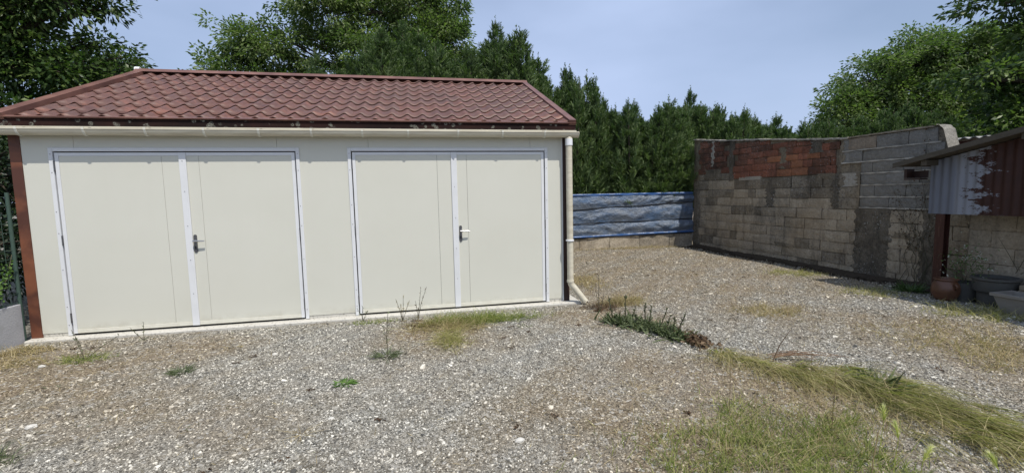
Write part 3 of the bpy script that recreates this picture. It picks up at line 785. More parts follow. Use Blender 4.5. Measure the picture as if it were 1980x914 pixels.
for za, zb_ in ((1.045, 1.185), (0.675, 0.715), (0.285, 0.325)):
    mb = MB(); pts = []
    for k in range(40):
        x = 6.0 + 5.42 * k / 39; uu = max(0, (x - 7.95) / 3.48)
        pts.append((x, FY - 0.035 - 0.02 * math.sin(x * 2.1) ** 2, za + (zb_ - za) * uu + 0.006 * math.sin(x * 3)))
    mb.tube(pts, 0.0125, 6); mb.build('rail', M_BLACK, tf, True)
for x in (7.7, 9.5, 11.38): MB().box((x - .03, FY + .06, 0.0), (x + .03, FY + .12, 1.44)).build('post', M_WOOD, tf)

# ------------------------------------------------------------------ the old wall
WX = 11.45
wall = thing('old_wall', 'weathered yard wall of beige blocks with red bricks at its top left and grey blocks at its right end', 'wall', (WX, 2.4, 0))
TOP = [(5.45, 2.90), (5.12, 2.85), (4.17, 2.72), (3.1, 2.62), (1.7, 2.455), (0.9, 2.375), (0.83, 2.375), (-0.54, 2.375), (-0.60, 2.36), (-0.66, 2.30), (-0.76, 1.93), (-1.3, 0.0)]
def top_z(y):
    for (a, za), (b, zb2) in zip(TOP[:-1], TOP[1:]):
        if b <= y <= a: return zb2 + (za - zb2) * (y - b) / (a - b) if a > b else za
    return 2.9
core = MB()
prof = TOP + [(-1.3, -0.2), (5.45, -0.2)]
n = len(prof)
prof2 = [(y, z - 0.012 if z > 0.5 else z) for y, z in prof]
core.add([(WX + 0.030, y, z) for y, z in prof2] + [(WX + 0.20, y, z) for y, z in prof2],
         [tuple(range(n)), tuple(range(2 * n - 1, n - 1, -1))] + [((k + 1) % n, k, n + k, n + (k + 1) % n) for k in range(n)])
core.build('mortar_core', M_MORTAR, wall)

def block_mesh(seed, mat, rough=0.02, nm='block'):
    """unit piece: x = depth into the wall, y, z in 0..1, worn front face"""
    rg = random.Random(seed); ny_, nz_ = 4, 3
    vs = []; fs = []
    for j in range(nz_ + 1):
        for k in range(ny_ + 1):
            e = (k in (0, ny_)) or (j in (0, nz_))
            y = k / ny_ + (rg.uniform(-.008, .008)); z = j / nz_ + rg.uniform(-.014, .014)
            cr = (k in (0, ny_)) and (j in (0, nz_))
            vs.append((rg.uniform(0, rough) + (0.006 if e else 0) + (0.006 if cr else 0), min(1, max(0, y)), min(1, max(0, z))))
    for j in range(nz_):
        for k in range(ny_):
            a = j * (ny_ + 1) + k; fs.append((a, a + ny_ + 1, a + ny_ + 2, a + 1))
    ringi = list(range(0, ny_ + 1)) + [(ny_ + 1) * j + ny_ for j in range(1, nz_ + 1)] + [(ny_ + 1) * nz_ + k for k in range(ny_ - 1, -1, -1)] + [(ny_ + 1) * j for j in range(nz_ - 1, 0, -1)]
    o = len(vs)
    for q in ringi: vs.append((0.10, vs[q][1], vs[q][2]))
    L_ = len(ringi)
    for k in range(L_): fs.append((ringi[k], ringi[(k + 1) % L_], o + (k + 1) % L_, o + k))
    me = bpy.data.meshes.new(nm); me.from_pydata(vs, [], fs); me.materials.append(mat); me.update(); return me
BM = {}
def get_bm(key, mat, nm):
    k = (key, random.randrange(4))
    if k not in BM: BM[k] = block_mesh(hash(k) % 1000 if 0 else (len(BM) + 1) * 7, mat, 0.009, nm)
    return BM[k]
def piece(y0, y1, z0, z1, key, mat, nm, proud=0.0, tilt=0.0, label=None):
    g = 0.004
    if y1 - y0 < 0.05 or z1 - z0 < 0.03: return
    o = bpy.data.objects.new(nm, get_bm(key, mat, nm)); COL.objects.link(o); o.parent = wall
    o.location = Vector((WX - proud + random.uniform(-.009, .006), y0 + g + random.uniform(0, .006), z0 + g + random.uniform(-.004, .004))) - WORLD[wall.name]
    o.scale = (1, y1 - y0 - 2 * g, z1 - z0 - 2 * g)
    o.rotation_euler = (tilt + random.uniform(-.013, .013), random.uniform(-.02, .02), random.uniform(-.008, .008))
    return o
RENDER = (0.04, 0.60)
rz = [0.09, 0.29, 0.49, 0.695, 0.90, 1.10, 1.30, 1.50, 1.735]
rg = random.Random(21)
for r in range(-1, len(rz) - 1):
    z0 = rz[r] if r >= 0 else -0.11; z1 = rz[r + 1]
    off = [0.0, 0.27, 0.05, 0.31, 0.02, 0.25, 0.08, 0.30, .1][r + 1]
    y = 5.42 - off * .5
    lim = -1.25 if z1 < 1.2 else 0.56
    first_b = True
    while y > lim:
        wdt = rg.choice([0.5, 0.5, 0.5, 0.48, 0.36, 0.24])
        y1 = 5.42 if first_b else y
        y0 = max(y - wdt, lim); first_b = False
        yy = y0
        if z1 < 1.2 and y0 < RENDER[1] and y1 > RENDER[0]:
            if y1 > RENDER[1]: piece(RENDER[1], y1, z0, z1, 'b', M_BLOCK, 'block')
            if y0 < RENDER[0]: piece(y0, RENDER[0], z0, z1, 'b', M_BLOCK, 'block')
        else:
            dk = (z0 > 1.45 and y1 < 3.0) or (z0 > 1.28 and rg.random() < .45) or (rg.random() < 0.12)
            piece(y0, y1, z0, z1, 'd' if dk else 'b', M_BLOCKDK if dk else M_BLOCK, 'block', 0.0 if rg.random() < .8 else 0.008)
        y = yy
# bricks (flat hollow bricks laid in uneven courses) from 1.735 up
bz = [1.745, 1.90, 2.05, 2.18, 2.32, 2.45, 2.58, 2.72, 2.9]
for r in range(len(bz) - 1):
    y = 5.30 - rg.uniform(0, .2); first_b = True
    lim = 1.04 if bz[r] < 1.88 else (1.06 if bz[r] < 2.1 else 0.98)
    while y > lim:
        wdt = rg.choice([0.40, 0.40, 0.30, 0.22, 0.42])
        y0 = max(y - wdt, lim)
        ym = (y + y0) / 2
        z0, z1 = bz[r], bz[r + 1]
        tz = min(top_z(y), top_z(y0)) - 0.035
        z1 = min(z1, tz)
        if 3.78 < ym < 3.98 or (z1 - z0) < 0.04: y = y0; continue
        if ym > 3.9 and z0 < 1.85: piece(y0, y, z0, z1, 'd', M_BLOCKDK, 'block')
        else:
            org = (bz[r] < 2.1 and ym < 2.6)
            dkb = (z1 > tz - .01 and rg.random() < .7) or rg.random() < .25
            key, mt = ('k', M_BRICKDK) if dkb else (('o', M_BRICKOR) if org and rg.random() < .75 else ('r', M_BRICK))
            piece(y0, y, z0, z1, key, mt, 'brick', 0.004, 0.012)
        y = y0
# grey block end
for (z0, z1, ylim, off) in ((1.135, 1.32, .56, .0), (1.32, 1.52, .56, .25), (1.52, 1.72, .56, .05), (1.72, 1.92, .56, .3), (1.92, 2.125, .93, .12), (2.125, 2.35, .93, .38)):
    y = ylim; k = 0
    while y > -1.1:
        wdt = 0.5 if k else 0.5 - off
        y0 = y - wdt
        endy = -0.60 if z0 > 2.1 else (-0.70 if z0 > 1.9 else (-0.76 - (1.93 - z0) * 0.27))
        y0 = max(y0, endy + 0.0)
        if y - y0 < 0.06: break
        o = piece(y0, y, z0 + .006, z1 - .006, 'o2' if (z0 > 2.1 and k == 1) else 'g', M_BLOCKOR if (z0 > 2.1 and k == 1) else M_BLOCKGR, 'block', -0.001)
        k += 1; y = y0
# pale bed joints between the grey blocks
for z, yl in ((1.135, .55), (1.32, .55), (1.52, .55), (1.72, .55), (1.92, .92), (2.125, .92)):
    mb = MB(); k = 26
    pts = []
    ye = -0.66 if z > 2 else -0.72
    rows = [(yl + (ye - yl) * q / k) for q in range(k + 1)]
    mb.grid(lambda u, v: (WX - 0.010 + 0.003 * math.sin(u * 60 + z * 9), yl + (ye - yl) * u, z + (v - .5) * (0.020 + 0.008 * math.sin(u * 37 + z * 20))), 40, 1)
    mb.build('mortar_joint', M_MORTLT, wall)
# vertical pale joint beside the grey blocks
MB().grid(lambda u, v: (WX - 0.006, 0.56 + u * (0.04 + 0.015 * math.sin(v * 17)), 1.13 + v * 0.6), 1, 12).build('mortar_joint', M_MORTAR, wall)
# dark render patches
def patch(y0, y1, z0, z1, mat, th=0.014, nm='render_patch', amp=0.03, nu=10, nv=24, seed=0):
    rg2 = random.Random(seed); wob = [rg2.uniform(-1, 1) for _ in range(nv + 1)]; wob2 = [rg2.uniform(-1, 1) for _ in range(nv + 1)]
    def fn(u, v):
        k = int(round(v * nv)); a = y0 + wob[k] * amp; b = y1 + wob2[k] * amp
        e = min(u, 1 - u) * 6
        return (WX - th * min(1, e) + 0.012 * (1 - min(1, e)) + rg2.uniform(-.003, .003), a + (b - a) * u, z0 + (z1 - z0) * v)
    MB().grid(fn, nu, nv).build(nm, mat, wall, True)
patch(RENDER[0] - .03, RENDER[1] + .03, -0.1, 1.13, M_RENDER, 0.016, amp=.055, nv=34, seed=1)
patch(3.79, 3.97, 1.70, 2.66, M_RENDER, 0.008, amp=.02, seed=2)
patch(-0.78, -0.45, -0.1, 1.12, M_RENDER, 0.012, amp=.04, seed=3)
patch(1.30, 1.62, 2.16, 2.40, M_RENDER, 0.008, amp=.06, nv=7, seed=5)
patch(0.88, 0.96, 1.90, 2.34, M_MORTAR, 0.004, amp=.04, nv=12, seed=6)
patch(5.12, 5.42, -0.1, 1.5, M_RENDER, 0.03, amp=.03, nv=14, seed=7)
for q, (ya, yb2, za, zb2, mt, sd) in enumerate(((1.05, 1.5, 1.66, 1.76, M_MORTAR, 11), (2.9, 3.6, 1.70, 1.78, M_CAP, 12), (4.3, 4.95, 1.80, 2.02, M_MORTAR, 13), (2.2, 2.38, 1.9, 2.35, M_MORTAR, 14),
        (0.62, 0.9, 1.50, 1.74, M_CAP, 15), (3.1, 3.4, 1.0, 1.12, M_MORTAR, 16), (1.9, 2.5, 0.28, 0.36, M_MORTAR, 17), (-0.3, 0.0, 0.66, 0.78, M_MORTAR, 18), (4.55, 4.66, 2.1, 2.75, M_CAP, 19), (1.6, 2.0, 1.28, 1.38, M_RENDER, 20), (2.5, 2.75, 1.1, 1.7, M_RENDER, 21), (0.95, 1.1, 1.1, 1.7, M_RENDER, 22))):
    patch(ya, yb2, za, zb2, mt, 0.004, amp=.05, nu=12, nv=max(5, int((zb2 - za) / .03)), seed=sd, nm='mortar_smear')
# coping: thin pale mortar on top, thicker rounded end
def coping(y0, y1, th, mat, nm, over=0.02, rough=0.008, seed=0):
    mb = MB(); rg2 = random.Random(seed); k = int(abs(y1 - y0) / 0.06) + 1
    vs = []; 
    for q in range(k + 1):
        y = y0 + (y1 - y0) * q / k; z = top_z(y)
        a = rg2.uniform(-rough, rough); b = rg2.uniform(-rough, rough)
        vs += [(WX - over + a, y, z - th + b), (WX - over + a, y, z + a * .6), (WX + 0.22, y, z + b), (WX + 0.22, y, z - th)]
    fs = []
    for q in range(k):
        o = q * 4
        for (i1, i2) in ((0, 1), (1, 2), (2, 3), (3, 0)): fs.append((o + i1, o + i2, o + 4 + i2, o + 4 + i1))
    fs += [(0, 3, 2, 1), (k * 4, k * 4 + 1, k * 4 + 2, k * 4 + 3)]
    mb.add(vs, fs); mb.build(nm, mat, wall)
coping(5.42, 0.82, 0.030, M_CAP, 'coping', seed=3)
coping(0.81, -0.55, 0.026, M_BLOCK, 'coping', 0.012, 0.004, seed=4)
# lit end face
mb = MB(); pts = [(-0.552, 2.385), (-0.61, 2.37), (-0.672, 2.305), (-0.772, 1.93), (-1.31, 0.0)]
mb.grid(lambda u, v: (lambda k, f: (WX - 0.006 + u * 0.222, pts[k][0] + (pts[k + 1][0] - pts[k][0]) * f - .004, pts[k][1] + (pts[k + 1][1] - pts[k][1]) * f + .004 * math.sin(u * 11 + v * 33)))(min(3, int(v * 4 - 1e-9)), v * 4 - min(3, int(v * 4 - 1e-9))), 5, 16)
mb.build('end_render', M_CAP, wall)

# rubble and dark earth along the foot of the wall
def rubble():
    mb = MB(); rg2 = random.Random(4)
    def fn(u, v):
        y = 5.3 - v * 6.2; wd = 0.30 + 0.10 * math.sin(v * 19) + .06 * math.sin(v * 47) + .04 * math.sin(v * 91)
        x = WX + 0.03 - u * wd
        return (x, y, float(ground_z(np.float64(x), np.float64(y))) + 0.006 + 0.055 * math.sin(math.pi * (1 - u) * .5) ** 2 + rg2.uniform(-.008, .012) * (1 - u))
    mb.grid(fn, 6, 150)
    for k in range(900):
        y = 5.2 - rg2.random() * 6.3; x = WX - abs(rg2.gauss(0, .24)) - .02; s_ = rg2.uniform(.008, .03)
        z = float(ground_z(np.float64(x), np.float64(y))) + .02
        vs = [(x + rg2.uniform(-s_, s_), y + rg2.uniform(-s_, s_), z + rg2.uniform(-s_, s_) * .8) for _ in range(6)]
        mb.add(vs, [(0, 1, 2), (0, 2, 3), (0, 3, 4), (0, 4, 1), (5, 2, 1), (5, 3, 2), (5, 4, 3), (5, 1, 4)])
    o = mb.build('soil_strip', M_SOIL, None, False); struct(o, 'stuff'); o['label'] = 'dark earth and rubble along the foot of the old wall'
rubble()

# ------------------------------------------------------------------ the shed at the right
SX = 10.95
shed = thing('shed', 'low shed with a rusty corrugated sheet front and old block base at the right edge', 'shed', (SX, -1.0, 0))
def roofline(y): return 1.77 + (-0.60 - y) * 0.222
cs = MB()
nyy = 150; y0s, y1s = -0.90, -4.4
def cfn(u, v):
    y = y0s + (y1s - y0s) * u
    z = 1.10 + v * (roofline(y) - 0.02 - 1.10)
    return (SX + 0.008 * math.sin(2 * math.pi * (y0s - y) / 0.095), y, z)
cs.grid(cfn, nyy * 2, 1)
cs.grid(lambda u, v: (lambda p: (p[0] + 0.0012, p[1], p[2]))(cfn(u, v)), nyy * 2, 1)
cs.build('corrugated_sheet', M_ZINC, shed, True)
rf = MB()
def rline(x, y, h): return (x, y, roofline(y) + h)
rf.add([rline(10.72, -0.58, 0.0), rline(10.72, -4.6, 0.0), rline(14.0, -4.6, 0.0), rline(14.0, -0.58, 0.0),
        rline(10.72, -0.58, 0.045), rline(10.72, -4.6, 0.045), rline(14.0, -4.6, 0.045), rline(14.0, -0.58, 0.045)],
       [(0, 3, 2, 1), (4, 5, 6, 7), (0, 1, 5, 4), (1, 2, 6, 5), (2, 3, 7, 6), (3, 0, 4, 7)])
rf.build('roof', M_WOOD, shed)
eb = MB()
eb.add([rline(10.70, -0.57, -0.012), rline(10.70, -4.6, -0.012), rline(10.718, -4.6, -0.012), rline(10.718, -0.57, -0.012),
        rline(10.70, -0.57, 0.055), rline(10.70, -4.6, 0.055), rline(10.718, -4.6, 0.055), rline(10.718, -0.57, 0.055)],
       [(0, 3, 2, 1), (4, 5, 6, 7), (0, 1, 5, 4), (1, 2, 6, 5), (2, 3, 7, 6), (3, 0, 4, 7)])
eb.build('barge_board', M_WOOD, shed)
for y in (-0.95, -2.0): 
    mb = MB(); mb.box((10.74, y - .04, roofline(y) - .085), (SX + .3, y + .03, roofline(y) - .012)); mb.build('rafter', M_WOOD, shed)
mb = MB(); mb.box((10.80, -0.88, 1.575), (10.93, -0.66, 1.595)); mb.box((10.80, -0.70, 1.60), (10.93, -0.66, 1.73)); mb.box((10.925, -0.88, 1.60), (10.94, -0.70, 1.70))
mb.build('box_gutter', M_DKBROWN, shed)
# steel beam post (H section)
bm = MB(); bx, by = SX + 0.045, -1.055
bm.box((bx - .05, by - .055, -0.05), (bx - .042, by + .055, 1.098)); bm.box((bx + .042, by - .055, -0.05), (bx + .05, by + .055, 1.098)); bm.box((bx - .0415, by - .004, -0.05), (bx + .0415, by + .004, 1.098))
bm.build('post', M_BEAM, shed)
# block wall under the sheet, with blocks picked out
BXW = 11.32
MB().box((BXW + 0.02, -4.4, -0.05), (BXW + 0.18, -1.14, 1.60)).build('wall_core', M_MORTAR, shed)
BMS = [block_mesh(100 + k, M_SHEDBLK, 0.012, 'block') for k in range(3)]
for r in range(7):
    z0 = 0.0 + r * 0.22; y = -1.15 - (0.25 if r % 2 else 0.0); k = 0
    y1 = -1.15
    while y1 > -3.2:
        y0 = max(-3.25, y1 - (0.25 if (k == 0 and r % 2) else 0.5))
        o = bpy.data.objects.new('block', BMS[(r + k) % 3]); COL.objects.link(o); o.parent = shed
        o.location = Vector((BXW + random.uniform(-.004, .004), y0 + .005, z0 + .005)) - WORLD[shed.name]
        o.scale = (1, y1 - y0 - .01, .21); y1 = y0; k += 1
MB().box((13.8, -4.4, 0), (13.9, -0.8, roofline(-0.8) - .02)).build('back_wall', M_MORTAR, shed)

# neighbour's shed behind, only its wavy roof edge and red boards show
nb = thing('neighbour_shed', 'dark red shed with a wavy fibre cement roof edge behind the old wall', 'shed', (13.0, 0, 0))
def nfn(u, v):
    y = 0.75 - 2.2 * u
    return (12.9 + v * 3.0, y, 2.285 + 0.016 * math.sin(2 * math.pi * y / 0.146) - 0.03 * u * 2 + 0.05 * v)
mb = MB(); mb.grid(nfn, 180, 2); mb.grid(lambda u, v: (lambda p: (p[0], p[1], p[2] - 0.012))(nfn(u, v)), 180, 2)
mb.grid(lambda u, v: (lambda p: (p[0], p[1], p[2] - 0.012 * v))(nfn(u, 0)), 180, 1)
mb.build('wavy_roof', M_FIBRE, nb, True, 60)
for k in range(11):
    y1 = 0.70 - k * 0.19
    MB().box((13.0, y1 - .186, 0), (13.02, y1, 2.24 - .026 * k * .19)).build('wall_board', M_REDBD, nb)

# ------------------------------------------------------------------ pots
def lathe_thing(name, label, cat, c, prof, mat, n=28):
    t_ = thing(name, label, cat, c)
    MB().lathe(c, prof, n).build('body', mat, t_, True, 50); return t_
z_ = float(ground_z(np.float64(10.83), np.float64(-1.3)))
pot = lathe_thing('glazed_pot', 'round brown glazed clay jar beside the rusty shed post', 'pot', (10.80, -1.275, z_),
    [(0.0, 0.0), (0.085, 0.0), (0.115, 0.03), (0.145, 0.10), (0.15, 0.16), (0.138, 0.22), (0.115, 0.26), (0.108, 0.272), (0.118, 0.28), (0.13, 0.285), (0.128, 0.297), (0.105, 0.296), (0.10, 0.275), (0.10, 0.24), (0.0, 0.24)], M_POT)
mb = MB(); mb.tube([(10.75, -1.405, z_ + .235), (10.745, -1.44, z_ + .23), (10.748, -1.445, z_ + .20), (10.755, -1.42, z_ + .17)], .013, 8); mb.build('handle', M_POT, pot, True)
MB().lathe((10.80, -1.275, z_), [(0.0, .242), (0.099, .243)], 16).build('soil', M_SOIL, pot)
zt_ = float(ground_z(np.float64(11.1), np.float64(-1.6)))
tub = lathe_thing('stone_tub', 'dark grey round tub with a raised rim between the glazed jar and the pale planter', 'planter', (11.08, -1.63, zt_),
    [(0.0, 0.0), (0.15, 0.0), (0.165, 0.10), (0.17, 0.19), (0.205, 0.195), (0.21, 0.205), (0.215, 0.33), (0.235, 0.345), (0.235, 0.37), (0.20, 0.37), (0.195, 0.32), (0.0, 0.32)], M_TUB)
MB().lathe((11.08, -1.63, zt_), [(0.0, .325), (0.194, .326)], 16).build('soil', M_SOIL, tub)
lo = lathe_thing('low_tub', 'dark shallow tub half hidden behind the glazed jar', 'planter', (11.02, -1.33, zt_),
    [(0.0, 0.0), (0.12, 0.0), (0.15, 0.14), (0.16, 0.26), (0.145, 0.26), (0.14, 0.2), (0.0, 0.2)], M_TUB)
MB().lathe((11.02, -1.33, zt_), [(0.0, .205), (0.139, .206)], 16).build('soil', M_SOIL, lo)
pp = thing('pale_planter', 'pale square stone planter at the right edge below the shed', 'planter', (10.72, -2.10, zt_))
mb = MB()
def ring4(h, w0, w1, z): return [(10.74 - w0, -2.12 - w1, z), (10.74 + w0, -2.12 - w1, z), (10.74 + w0, -2.12 + w1, z), (10.74 - w0, -2.12 + w1, z)]
lv4 = [(0.10, 0.13, zt_), (0.155, 0.20, zt_ + .225), (0.175, 0.225, zt_ + .232), (0.178, 0.228, zt_ + .265), (0.145, 0.195, zt_ + .268), (0.14, 0.19, zt_ + .2)]
vs = []; fs = []
for w0, w1, z in lv4: vs += ring4(0, w0, w1, z)
for k in range(len(lv4) - 1):
    for q in range(4): fs.append((k * 4 + q, k * 4 + (q + 1) % 4, k * 4 + 4 + (q + 1) % 4, k * 4 + 4 + q))
fs += [(3, 2, 1, 0), tuple(range(len(vs) - 4, len(vs)))]
mb.add(vs, fs); mb.build('body', M_PALE, pp)
sl_ = thing('slab_stack', 'flat grey slabs stacked against the shed base behind the tubs', 'slabs', (11.15, -2.0, zt_))
for k in range(5):
    MB().box((11.03 + .01 * (k % 2), -2.25 + .01 * (k % 3), zt_ + .065 * k), (11.29 - .01 * (k % 2), -1.89 + .012 * (k % 2), zt_ + .06 + .065 * k), .006).build('slab', M_SHEDBLK, sl_)

# ------------------------------------------------------------------ trees
def limb_pts(a, b, sag, rg, n=6):
    a, b = Vector(a), Vector(b); out = []
    off = Vector((rg.uniform(-1, 1), rg.uniform(-1, 1), rg.uniform(-.3, .6))) * (b - a).length * .12
    for k in range(n + 1):
        t_ = k / n; p = a.lerp(b, t_) + off * math.sin(math.pi * t_); p.z += sag * math.sin(math.pi * t_); out.append(p)
    return out
def broadleaf(name, label, base, trunk_top, lobes, ncl, per, L, Wd, mat, seed, r0=0.2, droop=0.25, spread=0.28, group=None, cat='tree', twigs=True, shell=0.35, lean=None):
    rng = np.random.default_rng(seed); rg = random.Random(seed)
    t_ = thing(name, label, cat, base, group)
    trunk = MB(); tp = limb_pts(base, trunk_top, 0, rg, 8)
    if lean: tp = [Vector(q) for q in lean]
    trunk.tube(tp, [r0 * (1 - .55 * k / (len(tp) - 1)) for k in range(len(tp))], 10)
    trunk.build('trunk', M_BARK, t_, True)
    lv = Leaves(); br = MB()
    vol = [l[1][0] * l[1][1] * l[1][2] for l in lobes]; tot = sum(v ** .75 for v in vol)
    for (c, rad), v in zip(lobes, vol):
        c = Vector(c)
        st = min(tp[len(tp) // 3:], key=lambda q: (q - c).length + max(0, q.z - c.z) * 1.5)
        lp = limb_pts(st, c, 0.1, rg, 6)
        br.tube(lp, [r0 * .45 * (1 - .75 * k / 6) + .01 for k in range(7)], 7)
        n = int(ncl * (v ** .75) / tot) + 1
        d = unit(rng.normal(size=(n, 3))); rr = rng.uniform(shell, 1.0, n) ** .5
        nz3 = 0.82 + 0.25 * np.sin(d[:, 0] * 5 + seed) * np.cos(d[:, 1] * 4 + d[:, 2] * 5)
        C = np.array(c)[None] + d * rr[:, None] * nz3[:, None] * np.array(rad)[None]
        if twigs:
            for q in C[:: 2]:
                s_ = lp[rg.randrange(2, 7)]
                e = Vector(q); m_ = s_.lerp(e, .5) + Vector((0, 0, .12)) * (e - s_).length
                br.tube([s_, m_, e], [.022, .014, .006], 4, False)
        tc_ = rng.uniform(.15, .85, n)
        P = C[:, None, :] + unit(rng.normal(size=(n, per, 3))) * (rng.uniform(0, 1, (n, per, 1)) ** .45) * spread * 1.75 * np.array([1, 1, .6])
        out = unit(P - C[:, None, :]) * .7 + unit(np.broadcast_to(C[:, None, :] - np.array(c), P.shape)) * .5 + rng.normal(size=P.shape) * .35
        out[..., 2] -= droop
        D = unit(out).reshape(-1, 3)
        tint = np.clip(np.repeat(tc_, per) + rng.normal(0, .17, n * per), 0, 1)
        Ls = L * rng.uniform(.65, 1.25, n * per)
        lv.quads(P.reshape(-1, 3), D, Ls, Wd * rng.uniform(.7, 1.2, n * per), tint, rng, .08, .12)
    br.build('branches', M_BARK, t_, True)
    o = link('crown', lv.mesh('crown', mat), t_); struct(o, 'stuff') if 0 else None
    return t_

# big walnut behind the garage
broadleaf('walnut_tree', 'large spreading walnut tree rising behind the middle of the garage roof', (2.9, 12.2, 0), (2.9, 12.2, 7.0),
    [((-1.9, 11.0, 5.0), (1.35, 1.4, 1.35)), ((-0.6, 11.5, 6.4), (1.6, 1.7, 1.5)), ((0.6, 11.4, 4.9), (1.5, 1.6, 1.3)), ((0.9, 11.8, 8.3), (2.0, 2.0, 1.7)), ((2.4, 11.5, 6.2), (1.6, 1.7, 1.6)),
     ((3.6, 12.4, 8.6), (2.1, 2.1, 1.8)), ((4.4, 11.6, 6.6), (1.5, 1.7, 1.5)), ((5.4, 11.9, 7.3), (1.0, 1.5, 1.2)), ((5.7, 12.0, 5.6), (1.6, 1.5, 1.3)), ((7.0, 11.8, 5.7), (0.8, 1.2, .9)), ((3.2, 11.0, 4.6), (1.8, 1.6, 1.2)),
     ((1.6, 12.5, 10.2), (2.2, 2.2, 1.3)), ((6.6, 11.6, 4.4), (1.0, 1.3, .9)), ((5.2, 12.4, 8.4), (1.2, 1.5, 1.1)), ((-2.6, 11.2, 5.3), (.8, 1.2, 1.1)), ((-1.7, 11.3, 6.7), (.9, 1.2, .9))],
    1420, 66, .145, .066, M_WALNUT, 5, .26, .35, .21,
    lean=[(2.6, 12.2, 0), (2.7, 12.2, 1.8), (2.6, 12.1, 3.2), (2.8, 12.0, 4.6), (3.1, 12.0, 5.8), (3.35, 12.0, 7.0), (3.5, 12.1, 8.2)])
# trees at the right
broadleaf('round_tree', 'rounded broad-leaved tree behind the hedge at the right', (24.5, 9.5, 0), (24.5, 9.5, 4.6),
    [((21.2, 9.8, 4.3), (1.5, 1.6, 1.3)), ((22.3, 9.7, 5.7), (1.4, 1.6, 1.3)), ((23.9, 9.5, 6.7), (1.5, 1.8, 1.3)), ((25.4, 9.0, 6.8), (1.5, 1.8, 1.2)), ((23.9, 9.0, 4.7), (1.9, 1.8, 1.5)), ((26.6, 8.4, 5.6), (1.6, 2.0, 1.3)), ((22.0, 9.4, 2.9), (1.5, 1.5, 1.0)), ((25.7, 8.2, 3.6), (2.0, 1.8, 1.5)), ((28.0, 8.2, 4.4), (1.6, 1.8, 1.5)), ((27.2, 8.4, 6.6), (1.7, 1.8, 1.4)), ((28.8, 8.0, 6.9), (1.6, 1.8, 1.5))],
    1150, 84, .15, .07, M_WALNUT, 8, .25, .25, .25)
broadleaf('overhanging_tree', 'tall dark tree overhanging the shed at the right edge', (19.6, 1.6, 0), (19.3, 1.6, 6.0),
    [((18.5, 2.6, 7.0), (1.4, 1.5, .8)), ((17.7, 2.6, 5.75), (1.0, 1.1, .45)), ((18.6, 2.2, 5.1), (.9, 1.2, .35)), ((19.6, 1.9, 6.0), (1.5, 1.6, .7)), ((17.7, 2.7, 4.0), (1.3, 1.1, .42)), ((19.8, 1.7, 4.6), (1.7, 1.7, .8)), ((18.9, 2.4, 3.2), (1.8, 1.5, .9)), ((21.0, 1.2, 3.3), (2.0, 1.8, 1.2)), ((21.2, 1.2, 6.8), (2.0, 1.8, 1.6)), ((20.3, 1.7, 1.9), (2.2, 1.8, 1.0)), ((17.8, 2.6, 2.5), (1.2, 1.0, .6))],
    820, 50, .15, .07, M_DKLEAF, 9, .24, .1, .21)
# left side
broadleaf('leafy_tree', 'dense dark green tree overhanging the left end of the garage', (-3.6, 3.6, 0), (-3.6, 3.6, 3.6),
    [((-3.5, 3.3, 5.0), (1.4, 1.3, 1.3)), ((-2.4, 3.6, 5.3), (.95, 1.0, 1.0)), ((-4.0, 3.0, 3.6), (1.5, 1.3, 1.2)), ((-2.7, 3.8, 4.0), (1.0, 1.1, 1.0)), ((-2.0, 3.9, 3.7), (.6, .8, .6)), ((-3.2, 3.5, 2.6), (1.3, 1.2, .9)),
     ((-2.1, 4.1, 5.5), (.6, .7, .5)), ((-1.3, 4.4, 5.75), (.42, .5, .28)), ((-3.4, 4.0, 6.3), (1.5, 1.5, 1.0)), ((-2.3, 2.6, 2.7), (.7, .6, .5)), ((-1.55, 4.3, 3.9), (.5, .6, .45)), ((-1.75, 4.2, 4.4), (.35, .5, .35)), ((-1.7, 4.3, 5.2), (.35, .4, .22))],
    980, 46, .115, .05, M_DKLEAF, 14, .16, .25, .19, shell=.2)
broadleaf('distant_tree', 'pale green far tree showing beyond the left end of the roof ridge', (-5.9, 13.0, 0), (-5.9, 13.0, 4.0),
    [((-7.0, 13.0, 5.9), (1.4, 1.3, 1.1)), ((-6.2, 13.3, 5.9), (.8, 1.1, .8)), ((-5.4, 13.5, 5.6), (.55, .7, .55)), ((-6.3, 13.2, 4.6), (1.3, 1.0, .8))], 300, 40, .13, .06, M_LTLEAF, 17, .14, .1, .26)
broadleaf('garden_shrub', 'dark evergreen shrub, tree shade in its leaf colour, crowding the wire fence beside the garage', (-1.7, 0.9, 0), (-1.7, 0.9, 1.4),
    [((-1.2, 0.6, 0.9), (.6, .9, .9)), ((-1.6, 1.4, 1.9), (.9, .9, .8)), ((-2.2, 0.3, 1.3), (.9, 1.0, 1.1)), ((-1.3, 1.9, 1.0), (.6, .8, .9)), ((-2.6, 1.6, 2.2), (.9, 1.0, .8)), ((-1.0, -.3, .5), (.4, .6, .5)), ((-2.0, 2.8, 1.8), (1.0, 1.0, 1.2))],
    640, 40, .075, .034, M_SHADEIVY, 23, .06, .1, .15, cat='shrub', shell=.1)
# ivy sprig over the concrete board
def sprig():
    rng = np.random.default_rng(41); t_ = thing('climbing_weed', 'small green climber hanging over the concrete board beside the brown corner post', 'plant', (-0.36, -0.2, 0.4))
    lv = Leaves(); n = 160
    u_ = rng.uniform(0, 1, n)
    P = np.stack([-0.40 + rng.normal(0, .02, n), -0.10 - .32 * u_ + rng.normal(0, .02, n), .80 - .36 * u_ + rng.normal(0, .045, n)], 1)
    lv.quads(P, unit(rng.normal(size=(n, 3)) + np.array([0, -.2, .3])), .04, .022, rng.uniform(.3, 1, n), rng)
    link('leaves', lv.mesh('leaves', M_BRIGHT), t_)
    MB().tube([(-.405, -.06, .95), (-.405, -.15, .70), (-.40, -.42, .42)], .004, 5).build('stem', M_STEM, t_)
sprig()

